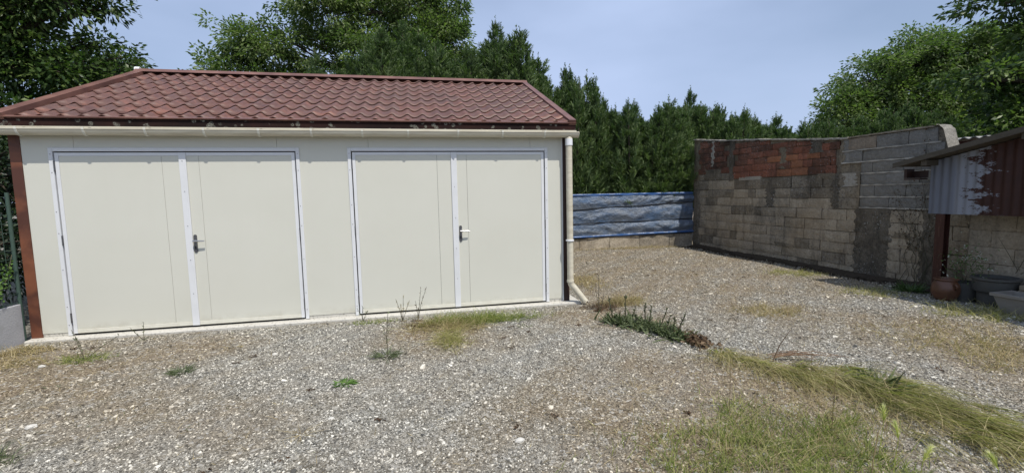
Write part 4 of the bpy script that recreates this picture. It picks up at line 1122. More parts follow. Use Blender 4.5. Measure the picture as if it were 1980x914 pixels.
# ---- cypresses
def cypress_mesh(seed, H, R, N, zlow=0.95, spires=5, tips=1.0):
    rng = np.random.default_rng(seed); lv = Leaves(); trunk = MB()
    sp = [(0.0, 0.0, H * .90, R)]
    for k in range(spires):
        a = rng.uniform(0, 6.28) if k else 0.0; d = R * rng.uniform(.3, .95) * (1 if k else .1)
        sp.append((d * math.cos(a), d * math.sin(a), H * (rng.uniform(.82, .97) if k else 1.0), R * rng.uniform(.20, .36)))
    wts = np.array([s_[3] * s_[2] for s_ in sp]); wts[0] *= 2.2; wts /= wts.sum()
    idx = rng.choice(len(sp), N, p=wts)
    S = np.array(sp)[idx]
    tt = rng.uniform(0, 1, N) ** 0.85
    z = zlow + tt * (S[:, 2] - zlow - .25)
    rel = (z - zlow) / (S[:, 2] - zlow)
    rad = S[:, 3] * np.clip(1.14 - rel ** 2.6 * 1.08, 0.05, 1) * np.clip(.85 + rel * 2.2, 0, 1)
    az = rng.uniform(0, 6.283, N)
    lump = 1 + .16 * np.sin(az * 3 + z * 2.1 + seed) + .10 * np.sin(az * 7 - z * 5)
    rr = rad * rng.uniform(.35, 1.0, N) ** .6 * lump
    out = np.stack([np.cos(az), np.sin(az), np.zeros(N)], 1)
    P0 = np.stack([S[:, 0], S[:, 1], z], 1) + out * (rr * .72)[:, None]
    el = rng.uniform(.75, 1.3, N) + rel * .3
    A = unit(out * np.cos(el)[:, None] + np.array([0, 0, 1.0]) * np.sin(el)[:, None] + rng.normal(size=(N, 3)) * .18)
    Ls = rng.uniform(.30, .52, N) * (1 - .35 * rel)
    T = unit(np.cross(A, out + rng.normal(size=(N, 3)) * .7))
    tc_ = np.clip(.32 + .5 * (rr / np.maximum(S[:, 3], .1)) * rng.uniform(.5, 1.1, N) + rng.normal(0, .12, N), 0, 1)
    # axis blade
    lv.quads(P0, A, Ls, .045, tc_ * .8, rng, 0.02)
    K = 9
    for k in range(K):
        f = .12 + .80 * k / K
        for sgn in (-1, 1):
            B = P0 + A * (Ls * f)[:, None]
            D = unit(A * .72 + T * sgn * .62 + rng.normal(size=(N, 3)) * .16)
            ll = Ls * (.42 * (1 - f) + .15) * rng.uniform(.8, 1.3, N)
            lv.quads(B, D, ll, .022, np.clip(tc_ + .14 * f + rng.normal(0, .06, N), 0, 1), rng, .02)
    # feathery leaders at the very top
    for s_ in sp:
        n = int(34 * tips)
        q = rng.uniform(0, 1, n); a = rng.uniform(0, 6.28, n)
        P = np.stack([s_[0] + np.zeros(n), s_[1] + np.zeros(n), s_[2] - .55 + .70 * q], 1)
        D = unit(np.stack([np.cos(a) * .55, np.sin(a) * .55, np.ones(n) * .9], 1) + rng.normal(size=(n, 3)) * .1)
        lv.quads(P, D, .22 * (1.15 - q), .026, rng.uniform(.4, .9, n), rng, .03)
        trunk.tube([(s_[0] * .3, s_[1] * .3, 0.2 * H), (s_[0] * .8, s_[1] * .8, s_[2] * .55), (s_[0], s_[1], s_[2] - .55), (s_[0], s_[1], s_[2] + .05)], [.05, .035, .012, .004], 5)
    trunk.tube([(0, 0, -.1), (0, 0, H * .5), (0, 0, H * .85)], [.10, .07, .02], 8)
    return lv.mesh('crown', M_CYP), trunk.mesh('trunk', M_BARK, True)
CY = [cypress_mesh(51, 4.35, 1.12, 2900, spires=13), cypress_mesh(52, 4.5, 1.1, 2900, spires=12), cypress_mesh(53, 4.2, 1.15, 2900, spires=14)]
BIG = [cypress_mesh(61, 6.3, 1.45, 3400, spires=8, zlow=1.8), cypress_mesh(62, 6.0, 1.4, 3200, spires=8, zlow=1.8)]
ORD = ['first', 'second', 'third', 'fourth', 'fifth', 'sixth', 'seventh', 'eighth', 'ninth', 'tenth', 'eleventh', 'twelfth', 'thirteenth', 'fourteenth', 'fifteenth', 'sixteenth']
def cypress(kit, x, y, rz, s, sz, label, group):
    r = thing('cypress', label, 'tree', (x, y, 0), group)
    for nm, me in (('trunk', kit[1]), ('crown', kit[0])):
        o = bpy.data.objects.new(nm, me); COL.objects.link(o); o.parent = r
    r.rotation_euler = (0, 0, rz); r.scale = (s, s, sz)
    return r
hedge = [(8.3, 7.0, 5.15), (9.3, 6.75, 4.5), (10.2, 6.55, 4.3), (11.15, 6.25, 4.35), (12.3, 6.9, 4.8), (13.4, 6.9, 4.3), (14.4, 6.9, 4.2), (15.4, 7.0, 4.1), (16.5, 7.0, 3.95), (17.6, 7.0, 4.0), (18.7, 7.0, 4.15), (19.8, 7.0, 4.35), (20.9, 7.0, 4.7), (22.1, 7.0, 4.45)]
hr = random.Random(2)
for k, (x, y, h) in enumerate(hedge):
    kit = CY[k % 3]; H0 = (4.35, 4.5, 4.2)[k % 3]
    cypress(kit, x, y, hr.uniform(0, 6.28), hr.uniform(.95, 1.08), (h - (.25 if k else .1)) / H0, 'dark green cypress in the hedge, %s one to the right of the garage' % ORD[k], 'cypress hedge behind the yard')
for x, y, h, kk, lab in ((1.5, 7.6, 5.0, 1, 'low feathery cypress behind the garage roof under the left half of the walnut'),
                         (3.6, 7.8, 6.5, 0, 'tall dark feathery cypress in front of the walnut trunk behind the garage roof'),
                         (5.0, 7.6, 5.4, 1, 'shorter cypress behind the roof between the two tallest cypresses'),
                         (6.25, 7.3, 6.45, 0, 'tall loose-topped cypress behind the right end of the roof ridge'),
                         (7.3, 7.0, 5.5, 1, 'upright cypress just beyond the right end of the roof ridge'),
                         (2.55, 8.0, 5.9, 1, 'dark cypress immediately left of the tallest cypress behind the garage roof'),
                         (4.75, 8.2, 6.1, 0, 'cypress immediately right of the tallest cypress behind the garage roof')):
    cypress(BIG[kk], x, y, hr.uniform(0, 6.28), 1.2 if h > 6.4 else (1.05 if h > 5.5 else .85), h / (6.3, 6.0)[kk], lab, 'cypress trees behind the garage')

# ------------------------------------------------------------------ ground plants
def gz(x, y): return float(ground_z(np.float64(x), np.float64(y)))
def grass_stuff(name, label, roots, D, B, L, Wd, tint, mat, seed, segs=3):
    rng = np.random.default_rng(seed); lv = Leaves(); lv.ribbons(roots, D, B, L, Wd, tint, rng, segs)
    o = link(name, lv.mesh(name, mat)); struct(o, 'stuff'); o['label'] = label; return o
# combed band of long flattened grass
def band():
    rng = np.random.default_rng(71)
    path = np.array([(6.60, -2.25), (6.70, -2.50), (6.86, -2.78), (7.05, -2.98), (7.18, -3.2), (7.22, -3.45), (7.26, -3.7), (7.30, -4.0), (7.34, -4.3), (7.4, -4.7)])
    n = 4400
    u_ = rng.uniform(0, len(path) - 1.001, n)
    u_ = u_[rng.uniform(0, 1, n) < np.interp(u_, [0, .9, 1.5, 1.9, 2.4, 9], [.55, .7, .25, .5, .8, .85]) * (.65 + .35 * np.sin(u_ * 9))]; n = len(u_); k = u_.astype(int); f = (u_ - k)[:, None]
    c = path[k] * (1 - f) + path[k + 1] * f
    wdt = np.interp(u_, [0, 1.2, 2.0, 3.0, 9], [.05, .04, .10, .15, .16])
    nt = 95
    ord_ = np.argsort(u_ + rng.normal(0, .25, n)); tid = np.empty(n, int); tid[ord_] = (np.arange(n) * nt // n)
    tid = (tid + rng.integers(-2, 3, n)) % nt
    tx, ty, ta, tz = rng.normal(0, 1.0, nt), rng.normal(0, .10, nt), rng.normal(0, .22, nt), rng.normal(0, .13, nt)
    tu = np.array([u_[tid == q].mean() if (tid == q).any() else 0 for q in range(nt)])[tid]
    k = tu.astype(int); f = (tu - k)[:, None]; c = path[k] * (1 - f) + path[k + 1] * f; u_ = tu
    x = c[:, 0] + tx[tid] * wdt + rng.normal(0, .028, n); y = c[:, 1] + ty[tid] + rng.normal(0, .03, n)
    R_ = np.stack([x, y, ground_z(x, y)], 1)
    D = unit(np.stack([-.12 + ta[tid] + rng.normal(0, .13, n), -1.0 + rng.normal(0, .12, n), .42 + tz[tid] + rng.normal(0, .10, n)], 1))
    B = np.stack([rng.normal(-.10, .12, n), rng.normal(-.02, .08, n), -.36 + rng.normal(0, .08, n)], 1)
    L = rng.uniform(.22, .70, n) * np.interp(u_, [0, 1.5, 3, 9], [.7, .8, 1.0, 1.15])
    tint = np.clip(rng.beta(1.3, 1.3, n) * .85 + .2 * np.interp(u_, [0, 2, 3, 6, 9], [1, 1, 0, -.2, .6]) + rng.normal(0, .16, nt)[tid], 0, 1)
    grass_stuff('long_grass', 'band of long combed-over olive grass lying across the gravel at the right', R_, D, B, L, .0052, tint, M_GRASS, 1, 4)
    n = 2600; u_ = rng.uniform(0, len(path) - 1.001, n); k = u_.astype(int); f = (u_ - k)[:, None]
    c = path[k] * (1 - f) + path[k + 1] * f
    x = c[:, 0] + rng.normal(0, .16, n) - .05; y = c[:, 1] + rng.normal(0, .1, n) - .1
    R_ = np.stack([x, y, ground_z(x, y)], 1)
    D = unit(np.stack([-.2 + rng.normal(0, .5, n), -.6 + rng.normal(0, .5, n), .3 + rng.normal(0, .15, n)], 1)); B = np.stack([rng.normal(0, .2, n), rng.normal(0, .2, n), -.35 + rng.normal(0, .1, n)], 1)
    grass_stuff('dry_straw', 'pale dry straw caught in the long grass band', R_, D, B, rng.uniform(.1, .4, n), .0035, rng.uniform(0, 1, n), M_STRAW, 2, 3)
band()
def blob_grass(cx, cy, rx, ry, n, Lr, Wd, mat, name, label, seed, up=.9, lean=(0, 0), tint=(0, 1), bend=.3):
    rng = np.random.default_rng(seed)
    a = rng.uniform(0, 6.283, n); r = rng.uniform(0, 1, n) ** .5 * (1 + .35 * rng.normal(size=n) * (rng.uniform(0, 1, n) < .5))
    x = cx + rx * r * np.cos(a) * (1 + .25 * np.sin(a * 3 + seed)); y = cy + ry * r * np.sin(a) * (1 + .25 * np.cos(a * 5 + seed))
    R_ = np.stack([x, y, ground_z(x, y)], 1)
    D = unit(np.stack([lean[0] + rng.normal(0, .5, n), lean[1] + rng.normal(0, .5, n), up + rng.normal(0, .25, n)], 1))
    B = np.stack([rng.normal(0, bend, n), rng.normal(0, bend, n), -rng.uniform(.05, .35, n)], 1)
    return grass_stuff(name, label, R_, D, B, rng.uniform(*Lr, n), Wd, rng.uniform(*tint, n), mat, seed, 3)
blob_grass(5.95, -3.87, .68, .54, 4300, (.03, .14), .0042, M_GRASSG, 'short_grass', 'patch of short green grass at the bottom right of the yard', 81)
blob_grass(5.95, -3.80, .8, .5, 900, (.10, .26), .0028, M_STRAW, 'wispy_grass', 'thin pale grass stalks standing in the short green patch', 82, .7, (.2, -.2))
blob_grass(6.6, -3.55, .5, .5, 800, (.05, .2), .0028, M_STRAW, 'wispy_grass', 'thin straw between the green patch and the long grass band', 83, .45)
blob_grass(4.55, -0.66, .62, .17, 2600, (.06, .22), .0036, M_GRASSG, 'garage_grass', 'green grass tuft along the slab before the right-hand doors', 84, .6, (.1, -.2))
blob_grass(4.22, -0.82, .38, .22, 1200, (.08, .28), .0036, M_STRAW, 'yellow_grass', 'yellow dry grass before the right-hand doors', 85, .45, (.1, -.5), (.3, 1))
blob_grass(4.22, -1.25, .15, .26, 520, (.14, .32), .0036, M_GRASS, 'yellow_grass', 'olive tuft combed forward in front of the right-hand doors', 86, .35, (-.1, -.8), (.4, 1))
blob_grass(6.62, -0.32, .30, .20, 900, (.06, .2), .0042, M_STRAW, 'tan_grass', 'tan grass tuft beyond the downpipe foot', 87, .7)
blob_grass(6.25, -.45, .25, .2, 500, (.04, .14), .0045, M_DEAD, 'brown_weed', 'brown dead growth around the downpipe foot', 88, .6)
blob_grass(8.1, -1.25, .42, .26, 900, (.04, .13), .0045, M_STRAW, 'tan_grass', 'tan grass patch in the middle of the right-hand gravel', 89, .5)
blob_grass(9.1, -2.5, .9, .5, 1300, (.03, .11), .0045, M_STRAW, 'tan_grass', 'thin tan grass near the right edge of the yard', 90, .5)
blob_grass(8.9, -3.1, .5, .5, 1200, (.05, .18), .004, M_STRAW, 'tan_grass', 'tan grass at the right edge below the planter', 91, .5)
blob_grass(10.55, .9, .5, .35, 900, (.04, .13), .006, M_GRASS, 'wall_grass', 'yellow green grass at the foot of the old wall', 92, .4)
blob_grass(10.3, -.7, .42, .35, 700, (.04, .12), .006, M_GRASS, 'wall_grass', 'grass at the edge of the wall shadow near the shed', 93, .4)
blob_grass(10.35, -1.95, .5, .4, 900, (.04, .22), .006, M_GRASS, 'pot_grass', 'long grass in front of the tubs', 94, .4)
blob_grass(0.75, -0.98, .22, .10, 260, (.05, .13), .004, M_GRASSG, 'small_tuft', 'small olive grass tuft before the left-hand doors', 95, .5)
blob_grass(-0.05, -0.55, .22, .2, 500, (.05, .14), .0045, M_STRAW, 'tan_grass', 'tan grass at the left end of the slab', 96, .5)
blob_grass(0.1, -0.95, .35, .2, 500, (.04, .12), .0045, M_STRAW, 'tan_grass', 'dry straw in the left corner of the yard', 97, .4)
blob_grass(1.30, -2.86, .24, .12, 500, (.04, .17), .0042, M_WEED, 'dark_tuft', 'dark green tuft at the bottom left edge', 98, .5)
blob_grass(6.6, 1.2, .35, .6, 700, (.04, .2), .005, M_STRAW, 'tan_grass', 'dry stalks beside the downpipe against the far gravel', 99, .8)
blob_grass(9.6, 5.2, 1.8, .12, 900, (.04, .14), .006, M_STRAW, 'tan_grass', 'dry grass along the low concrete wall', 100, .6)
blob_grass(3.35, -.35, .28, .1, 260, (.03, .09), .0045, M_GRASSG, 'small_tuft', 'small green tuft at the slab between the two door pairs', 101, .6)
blob_grass(3.98, -.72, .28, .12, 380, (.03, .1), .005, M_DEAD, 'brown_weed', 'brown dead weeds at the base of the tall dead stalk', 102, .5)
# scattered thin dead stems over the dry patches
def litter():
    rng = np.random.default_rng(55); lv = Leaves(); n = 46
    cx = rng.uniform(.2, 9.5, n); cy = np.where(rng.uniform(0, 1, n) < .7, rng.uniform(-3.9, -.4, n), rng.uniform(-.4, 3.5, n)); ok = ~((cx < 6.2) & (cy > -.2)); cx, cy = cx[ok], cy[ok]; n = len(cx); m = 14
    P = np.stack([np.repeat(cx, m) + rng.normal(0, .016, n * m), np.repeat(cy, m) + rng.normal(0, .012, n * m), np.zeros(n * m)], 1)
    P[:, 2] = ground_z(P[:, 0], P[:, 1]) + rng.uniform(.002, .014, n * m)
    D = unit(np.stack([rng.normal(0, 1, n * m), rng.normal(0, 1, n * m), rng.normal(0, .3, n * m)], 1))
    lv.quads(P, D, .026 * rng.uniform(.5, 1.3, n * m), .013, rng.uniform(0, .35, n * m), rng, .25)
    o = link('leaf_litter', lv.mesh('leaf_litter', M_DEAD)); struct(o, 'stuff'); o['label'] = 'dark crumpled dead leaves scattered over the gravel'
litter()
def scatter_straw():
    rng = np.random.default_rng(77); n = 30000
    x = rng.uniform(-.2, 11.2, n); y = rng.uniform(-4.6, 5.2, n); ok = (rng.uniform(0, 1, n) < dry(x, y) ** 1.3 * .95 + .02) & ~((x < 6.1) & (y > -.14))
    x, y = x[ok], y[ok]; n = len(x); R_ = np.stack([x, y, ground_z(x, y)], 1)
    D = unit(np.stack([rng.normal(0, .8, n), rng.normal(0, .8, n), rng.uniform(.1, .8, n)], 1)); B = np.stack([rng.normal(0, .3, n), rng.normal(0, .3, n), -rng.uniform(0, .4, n)], 1)
    grass_stuff('dead_stems', 'thin dead stems scattered over the gravel', R_, D, B, rng.uniform(.02, .09, n), .0032, rng.uniform(0, 1, n), M_STRAW, 5, 2)
    n = 6000
    x = rng.uniform(-.2, 11.2, n); y = rng.uniform(-4.6, 5.2, n); ok = (hnoise(x * 1.3, y * 1.3, 13) > .35) & ~((x < 6.1) & (y > -.14))
    x, y = x[ok], y[ok]; n = len(x); R_ = np.stack([x, y, ground_z(x, y)], 1)
    D = unit(np.stack([rng.normal(0, .7, n), rng.normal(0, .7, n), rng.uniform(.2, .8, n)], 1)); B = np.zeros((n, 3))
    grass_stuff('tiny_weeds', 'tiny green weeds scattered over the gravel', R_, D, B, rng.uniform(.01, .04, n), .005, rng.uniform(0, .6, n), M_WEED, 6, 2)
scatter_straw()

def rosette(name, label, x, y, n, L, Wd, mat, seed, elev=(.2, .9), cat='weed', stems=(), stemmat=None, rad=.03, group=None):
    rng = np.random.default_rng(seed); z = gz(x, y); t_ = thing(name, label, cat, (x, y, z), group)
    a = rng.uniform(0, 6.28, n); e = rng.uniform(*elev, n)
    P = np.stack([x + rad * np.cos(a) * rng.uniform(0, 1, n), y + rad * np.sin(a) * rng.uniform(0, 1, n), np.full(n, z)], 1)
    D = np.stack([np.cos(a) * np.cos(e), np.sin(a) * np.cos(e), np.sin(e)], 1)
    B = np.stack([rng.normal(0, .1, n), rng.normal(0, .1, n), -rng.uniform(.1, .5, n)], 1)
    lv = Leaves(); lv.ribbons(P, D, B, L * rng.uniform(.5, 1.1, n), Wd, rng.uniform(0, 1, n), rng, 3)
    link('leaves', lv.mesh('leaves', mat), t_)
    if stems:
        mb = MB(); bl = Leaves()
        for (dx, dy, h) in stems:
            mx_, my_ = dx * .4 + rng.normal(0, .01), dy * .4 + rng.normal(0, .01)
            mb.tube([(x, y, z), (x + mx_, y + my_, z + h * .5), (x + dx, y + dy, z + h)], [.0035, .003, .0018], 5)
            k = 9; f = rng.uniform(.35, 1, k)
            Pp = np.stack([x + dx * f, y + dy * f, z + h * f], 1)
            Q = unit(np.stack([rng.normal(0, .7, k), rng.normal(0, .7, k), np.ones(k) * .9], 1))
            bl.quads(Pp, Q, .028, .009, rng.uniform(0, 1, k), rng)
        mb.build('stems', stemmat or M_STEM, t_); struct(link('buds', bl.mesh('buds', mat), t_), 'stuff')
    return t_
rosette('weed_tuft', 'green bladed tuft with one tall thin stem in front of the right-hand doors', 3.60, -1.62, 150, .15, .006, M_WEED, 201, stems=((.02, .0, .42), (-.03, .02, .3)), rad=.10)
rosette('weed_tuft', 'small dark green tuft in front of the left-hand doors', 1.85, -1.58, 150, .11, .006, M_WEED, 202, (.1, .9), rad=.09)
rosette('bright_weed', 'bright green leafy weed alone in the grey gravel', 3.30, -2.18, 110, .07, .014, M_BRIGHT, 203, (.1, .8), rad=.07)
rosette('tall_weed', 'tall dark thistle stalk rising beyond the foot of the downpipe', 6.16, -.60, 30, .10, .012, M_DEAD, 204, stems=((.0, .02, .47), (-.06, .0, .28), (.05, -.02, .22)))
rosette('dead_stalk', 'tall dead brown stalk with drooping seed heads at the right-hand doors', 3.88, -.50, 30, .10, .008, M_DEAD, 205, stems=((.05, .0, .40), (.12, -.02, .42), (-.02, .02, .25)))
rosette('dead_stalk', 'thin pale dead stalks left of the tall dead stalk', 3.70, -.42, 16, .08, .004, M_STRAW, 206, stems=((-.07, .0, .28), (.02, .0, .32), (-.02, 0, .22), (.09, 0, .25)))
rosette('flowering_weed', 'thin flowering stem in front of the left-hand doors', .95, -.40, 10, .06, .004, M_WEED, 207, stems=((.0, .02, .2), (-.1, -.03, .15)))
rosette('flowering_weed', 'spindly stems leaning up from the small olive tuft', .75, -.98, 8, .05, .003, M_WEED, 208, stems=((-.20, .18, .26), (-.12, .1, .2), (.22, .15, .18)))
rosette('thin_weed', 'thin forked stems at the white frame between the two door pairs', 3.22, -.22, 12, .06, .005, M_WEED, 209, stems=((-.06, 0, .16), (.05, 0, .12), (.0, 0, .2)))
rosette('green_weed', 'leafy green weed at the foot of the old wall left of the glazed jar', 10.95, -.72, 190, .22, .02, M_LTLEAF, 210, (.2, 1.3), rad=.12)
rosette('dark_weed', 'small dark weed sprouting in the gravel in front of the slab', 5.05, -1.05, 40, .05, .006, M_WEED, 211, rad=.08)
rosette('dock_weed', 'dark green upright weed in the middle of the long grass band', 7.28, -3.28, 80, .20, .022, M_WEED, 212, (.5, 1.35), rad=.14)
rosette('dry_weed', 'reddish dry stem lying before the left-hand doors', 1.98, -.95, 20, .12, .004, M_STRAW, 213, (.05, .3), stems=((.22, -.20, .06),))
rosette('dry_weed', 'flat dry weed in the gravel before the middle of the yard', 3.15, -2.95, 26, .18, .003, M_STRAW, 214, (.05, .4))
rosette('dry_weed', 'clump of fine dead stalks between the green patch and the dark thistle', 5.5, -2.9, 40, .16, .003, M_STRAW, 215, (.2, .8), rad=.15)

# thistle bed: a row of dark leafy clumps with bare dark stalks, brown at its right end
th = thing('thistle_clump', 'long low clump of dark toothed thistle leaves with bare stalks beyond the downpipe', 'weed', (6.35, -1.5, 0))
rng = np.random.default_rng(301)
lv = Leaves(); n = 560; u_ = rng.uniform(0, 1, n)
x = 6.10 + .42 * u_ + rng.normal(0, .07, n); y = -1.08 - .85 * u_ + rng.normal(0, .06, n)
a = rng.uniform(0, 6.28, n); e = rng.uniform(.25, 1.3, n)
P = np.stack([x, y, ground_z(x, y)], 1); D = np.stack([np.cos(a) * np.cos(e), np.sin(a) * np.cos(e), np.sin(e)], 1)
L = .17 * rng.uniform(.5, 1.25, n); B = np.stack([rng.normal(0, .1, n), rng.normal(0, .1, n), -rng.uniform(.1, .4, n)], 1)
ti = rng.uniform(0, 1.0, n)
lv.ribbons(P, D, B, L, .020, ti, rng, 3)
S_ = unit(np.cross(D, np.array([0, 0, 1.0])))
for f in (.25, .45, .65, .85):      # pointed side lobes
    for sg in (-1, 1):
        C = P + D * (L * f)[:, None] + B * (L * f * f)[:, None]
        lv.quads(C, unit(S_ * sg + D * .5), .028 * (1.2 - f), .014, ti, rng)
link('leaves', lv.mesh('leaves', M_WEED), th)
mb = MB(); bl = Leaves()
for (sx, sy, dx, dy, h) in ((6.22, -1.22, -.02, -.03, .34), (6.25, -1.3, .06, 0, .22), (6.34, -1.45, .0, 0, .28), (6.36, -1.5, .03, 0, .24), (6.42, -1.62, .08, -.02, .26), (6.45, -1.7, .05, 0, .2), (6.5, -1.82, .08, -.03, .25), (6.3, -1.38, -.05, 0, .16), (6.48, -1.78, .02, 0, .2), (6.12, -1.1, -.05, .02, .3)):
    z = gz(sx, sy); mb.tube([(sx, sy, z), (sx + dx * .4, sy + dy * .4, z + h * .5), (sx + dx, sy + dy, z + h)], [.008, .006, .004], 5)
    k = 18; f = rng.uniform(.15, 1.0, k); Pp = np.stack([sx + dx * f, sy + dy * f, z + h * f], 1)
    bl.quads(Pp, unit(np.stack([rng.normal(0, .6, k), rng.normal(0, .6, k), np.ones(k)], 1)), .038, .016, rng.uniform(0, .5, k), rng)
mb.build('stalks', M_STEM, th); struct(link('buds', bl.mesh('buds', M_WEED), th), 'stuff')
lv = Leaves(); n = 330
x = 6.58 + rng.normal(0, .055, n) + .0; y = -2.02 + rng.normal(0, .11, n)
P = np.stack([x, y, ground_z(x, y) + rng.uniform(0, .05, n)], 1); a = rng.uniform(0, 6.28, n); e = rng.uniform(-.2, .7, n)
D = np.stack([np.cos(a) * np.cos(e), np.sin(a) * np.cos(e), np.sin(e)], 1)
lv.quads(P, D, .06 * rng.uniform(.5, 1.2, n), .03, rng.uniform(0, 1, n), rng, .25)
tag(link('dead_leaves', lv.mesh('dead_leaves', M_DEAD)), 'heap of curled brown dead leaves at the end of the thistle clump', 'leaves')

# dry twigs lying behind the grass band
t = NT('dry_twig', 0.9); t.color(t.mix(t.noise(30, 3), (0.16, 0.10, 0.065), (0.27, 0.18, 0.11))); M_TWIG = t.m
tw = MB(); rg = random.Random(9)
for k in range(11):
    x, y = 6.93 + rg.uniform(-.03, .06), -2.60 + rg.uniform(-.05, .05); z = gz(x, y) + .02 + rg.random() * .04
    dx = rg.uniform(.25, .55); dy = -.05 - dx * .18 + rg.uniform(-.05, .05)
    tw.tube([(x, y, z), (x + dx * .5, y + dy * .5, z + .02 + rg.uniform(0, .03)), (x + dx, y + dy, z + rg.uniform(-.01, .02))], [.0038, .003, .0016], 5)
x, y = 6.90, -2.66; tw.tube([(x, y, 0), (x + .02, y - .05, .16), (x - .02, y - .2, .34)], [.005, .004, .002], 5)
tag(tw.build('twig_pile', M_TWIG), 'low pile of thin brown twigs behind the grass band', 'twigs')

# barley heads
for k, (hx, hy, hz, tx, ty, tz, lab) in enumerate(((6.38, -4.03, .215, 6.41, -4.0, .30, 'yellow barley head on a stalk, highest of the four near the grass band'),
                                      (6.30, -4.17, .20, 6.33, -4.12, .28, 'yellow barley head second from the left, bent to the left'),
                                      (6.24, -4.33, .185, 6.31, -4.32, .255, 'thick yellow barley head third from the left, leaning right'),
                                      (6.43, -4.50, .22, 6.42, -4.46, .29, 'yellow barley head nearest the right edge of the picture'))):
    rx_, ry_ = hx - .05, hy - .02
    t_ = thing('barley_head', lab, 'grass head', (rx_, ry_, 0), 'yellow barley heads')
    rng = np.random.default_rng(400 + k)
    MB().tube([(rx_, ry_, gz(rx_, ry_)), (hx - .01, hy, hz * .55), (hx, hy, hz)], .0016, 5).build('stalk', M_EAR, t_)
    A = np.array([tx - hx, ty - hy, tz - hz]); ln = np.linalg.norm(A); A = A / ln
    n = 90; f = rng.uniform(0, 1, n); P = np.array([hx, hy, hz]) + A * (f * ln * .75)[:, None]
    D = unit(A + rng.normal(size=(n, 3)) * .28)
    lv = Leaves(); lv.ribbons(P, D, rng.normal(size=(n, 3)) * .08, .052 * (1.15 - .5 * f), .0022, np.clip(f * .8 + rng.uniform(0, .3, n), 0, 1), rng, 2)
    lv.quads(P[:50], unit(A + rng.normal(size=(50, 3)) * .2), .014, .005, f[:50] * .5, rng)
    link('ear', lv.mesh('ear', M_EAR), t_)

# tall pale grass stalks in the foreground
for k, (x, y, dx, dy, h, lab) in enumerate(((6.35, -3.75, .01, 0, .40, 'long pale dry grass stalk standing left of the barley heads'), (5.95, -3.35, .0, 0, .34, 'upright pale grass stalk at the back of the green patch'), (6.1, -4.2, .16, .1, .22, 'forked pale dry stalk below the barley heads'), (6.85, -3.1, .03, .03, .25, 'single pale stalk arching out of the grass band'))):
    t_ = MB(); z = gz(x, y)
    t_.tube([(x, y, z), (x + dx * .3, y + dy * .3, z + h * .5), (x + dx, y + dy, z + h)], [.0025, .002, .001], 4)
    t_.tube([(x, y, z), (x - .05, y - .01, z + h * .35), (x - .12, y - .02, z + h * .55)], [.002, .0016, .0008], 4)
    for q in range(10):
        f = .6 + .04 * q; px_, py_, pz_ = x + dx * f, y + dy * f, z + h * f
        t_.tube([(px_, py_, pz_), (px_ + random.uniform(-.012, .012), py_, pz_ + .02)], [.0016, .0006], 3)
    tag(t_.build('grass_stalk', M_STRAW), lab, 'grass stalk', 'pale dry grass stalks')

# white-flowered herb behind the jar, dead vines on the wall
hb = thing('flowering_herb', 'bushy pale green herb with small white flowers growing behind the glazed jar', 'plant', (11.0, -1.36, .2))
rng = np.random.default_rng(501); n = 320
P = np.stack([11.0 + rng.normal(0, .10, n), -1.36 + rng.normal(0, .12, n), .42 + rng.normal(0, .12, n)], 1)
lv = Leaves(); lv.quads(P, unit(rng.normal(size=(n, 3)) + [0, 0, .3]), .035, .018, rng.uniform(.4, 1, n), rng); link('leaves', lv.mesh('leaves', M_LTLEAF), hb)
n = 46; P = np.stack([10.97 + rng.normal(0, .13, n), -1.38 + rng.normal(0, .16, n), .50 + rng.normal(0, .12, n)], 1)
lv = Leaves()
for q in range(3): lv.quads(P, unit(rng.normal(size=(n, 3))), .018, .016, rng.uniform(0, 1, n), rng)
link('flowers', lv.mesh('flowers', M_WHITEFL), hb)
mb = MB()
for k in range(14):
    q = P[k]; mb.tube([(11.0, -1.34, .2), ((11.0 + q[0]) / 2, (-1.34 + q[1]) / 2, (.2 + q[2]) / 2 + .03), tuple(q)], .002, 4)
mb.build('stems', M_STEM, hb)
vn = thing('dead_vine', 'thin dead climber stems on the grey block end of the wall', 'vine', (WX, -.3, 0)); mb = MB(); rg = random.Random(31)
lv = Leaves(); rng = np.random.default_rng(32)
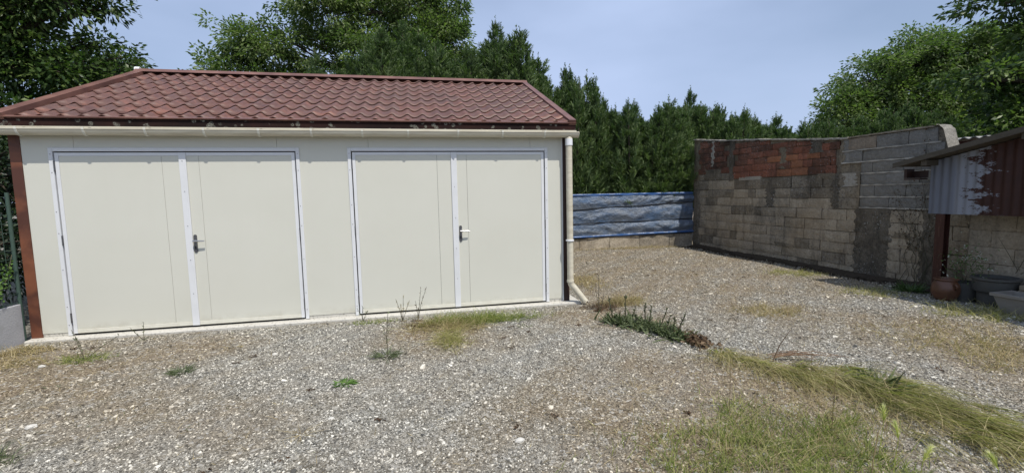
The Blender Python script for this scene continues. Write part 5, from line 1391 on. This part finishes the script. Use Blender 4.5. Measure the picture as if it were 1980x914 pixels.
for k in range(9):
    y = -.70 + rg.random() * .75; pts = []; z = 0.0; yy = -.66 + rg.random() * .55
    tgt = y; zt2 = rg.uniform(1.2, 2.36)
    for q in range(15):
        f = q / 14; pts.append((WX - .022 - .008 * math.sin(q), yy + (tgt - yy) * f ** 1.5 + .05 * math.sin(q * 1.3 + k), zt2 * f))
    mb.tube(pts, [.0055 * (1 - .75 * q / 14) for q in range(15)], 4)
    Pn = np.array(pts)[5:]; m_ = len(Pn)
    for _ in range(2):
        lv.quads(Pn + rng.normal(size=(m_, 3)) * np.array([.006, .05, .05]), unit(rng.normal(size=(m_, 3))), .035, .02, rng.uniform(0, .5, m_), rng)
mb.build('stems', M_STEM, vn); link('leaves', lv.mesh('leaves', M_DEAD), vn)
br_ = MB(); rg = random.Random(33)
for (ya, za, yb2, zb2) in ((-1.75, .36, -2.15, .72), (-1.7, .36, -1.95, .95), (-1.72, .4, -1.5, .8)):
    br_.tube([(BXW - .03, ya, za), (BXW - .04, (ya + yb2) / 2, (za + zb2) / 2 + .02), (BXW - .03, yb2, zb2)], [.004, .003, .0015], 4)
tag(br_.build('bare_twigs', M_STEM), 'bare twigs leaning on the shed block wall above the dark tub', 'twigs')

# larger single stones
def stone(x, y, s, label, seed, mat):
    rg2 = random.Random(seed); mb = MB(); vs = []
    for j in range(4):
        for k in range(7):
            a_ = k / 7 * 6.283; r_ = (0.75, 1.0, .8, .35)[j] * s * rg2.uniform(.85, 1.15)
            vs.append((x + r_ * math.cos(a_) * 1.25, y + r_ * math.sin(a_), gz(x, y) - .004 + s * (0, .35, .75, .95)[j] * rg2.uniform(.9, 1.1)))
    fs = [(j * 7 + k, j * 7 + (k + 1) % 7, j * 7 + 7 + (k + 1) % 7, j * 7 + 7 + k) for j in range(3) for k in range(7)] + [tuple(21 + k for k in range(7))]
    tag(mb.add(vs, fs).build('white_stone', mat), label, 'stone', 'pale stones lying on the gravel')
t = NT('white_stone', .8); t.color(t.mix(t.noise(30, 4), (.62, .60, .54), (.46, .44, .39))); M_STONE = t.m
stone(4.49, -3.37, .026, 'egg-shaped white stone alone near the bottom centre of the yard', 1, M_STONE)
stone(.48, -1.09, .024, 'white stone in the dry straw before the left end of the garage', 2, M_STONE)
stone(3.30, -2.78, .018, 'small white stone in the grey gravel below the bright green weed', 3, M_STONE)
stone(2.52, -1.28, .022, 'pale flat stone in front of the middle strip of the left-hand doors', 4, M_STONE)
stone(1.33, -2.42, .028, 'long pale stone near the bottom left of the yard', 5, M_STONE)
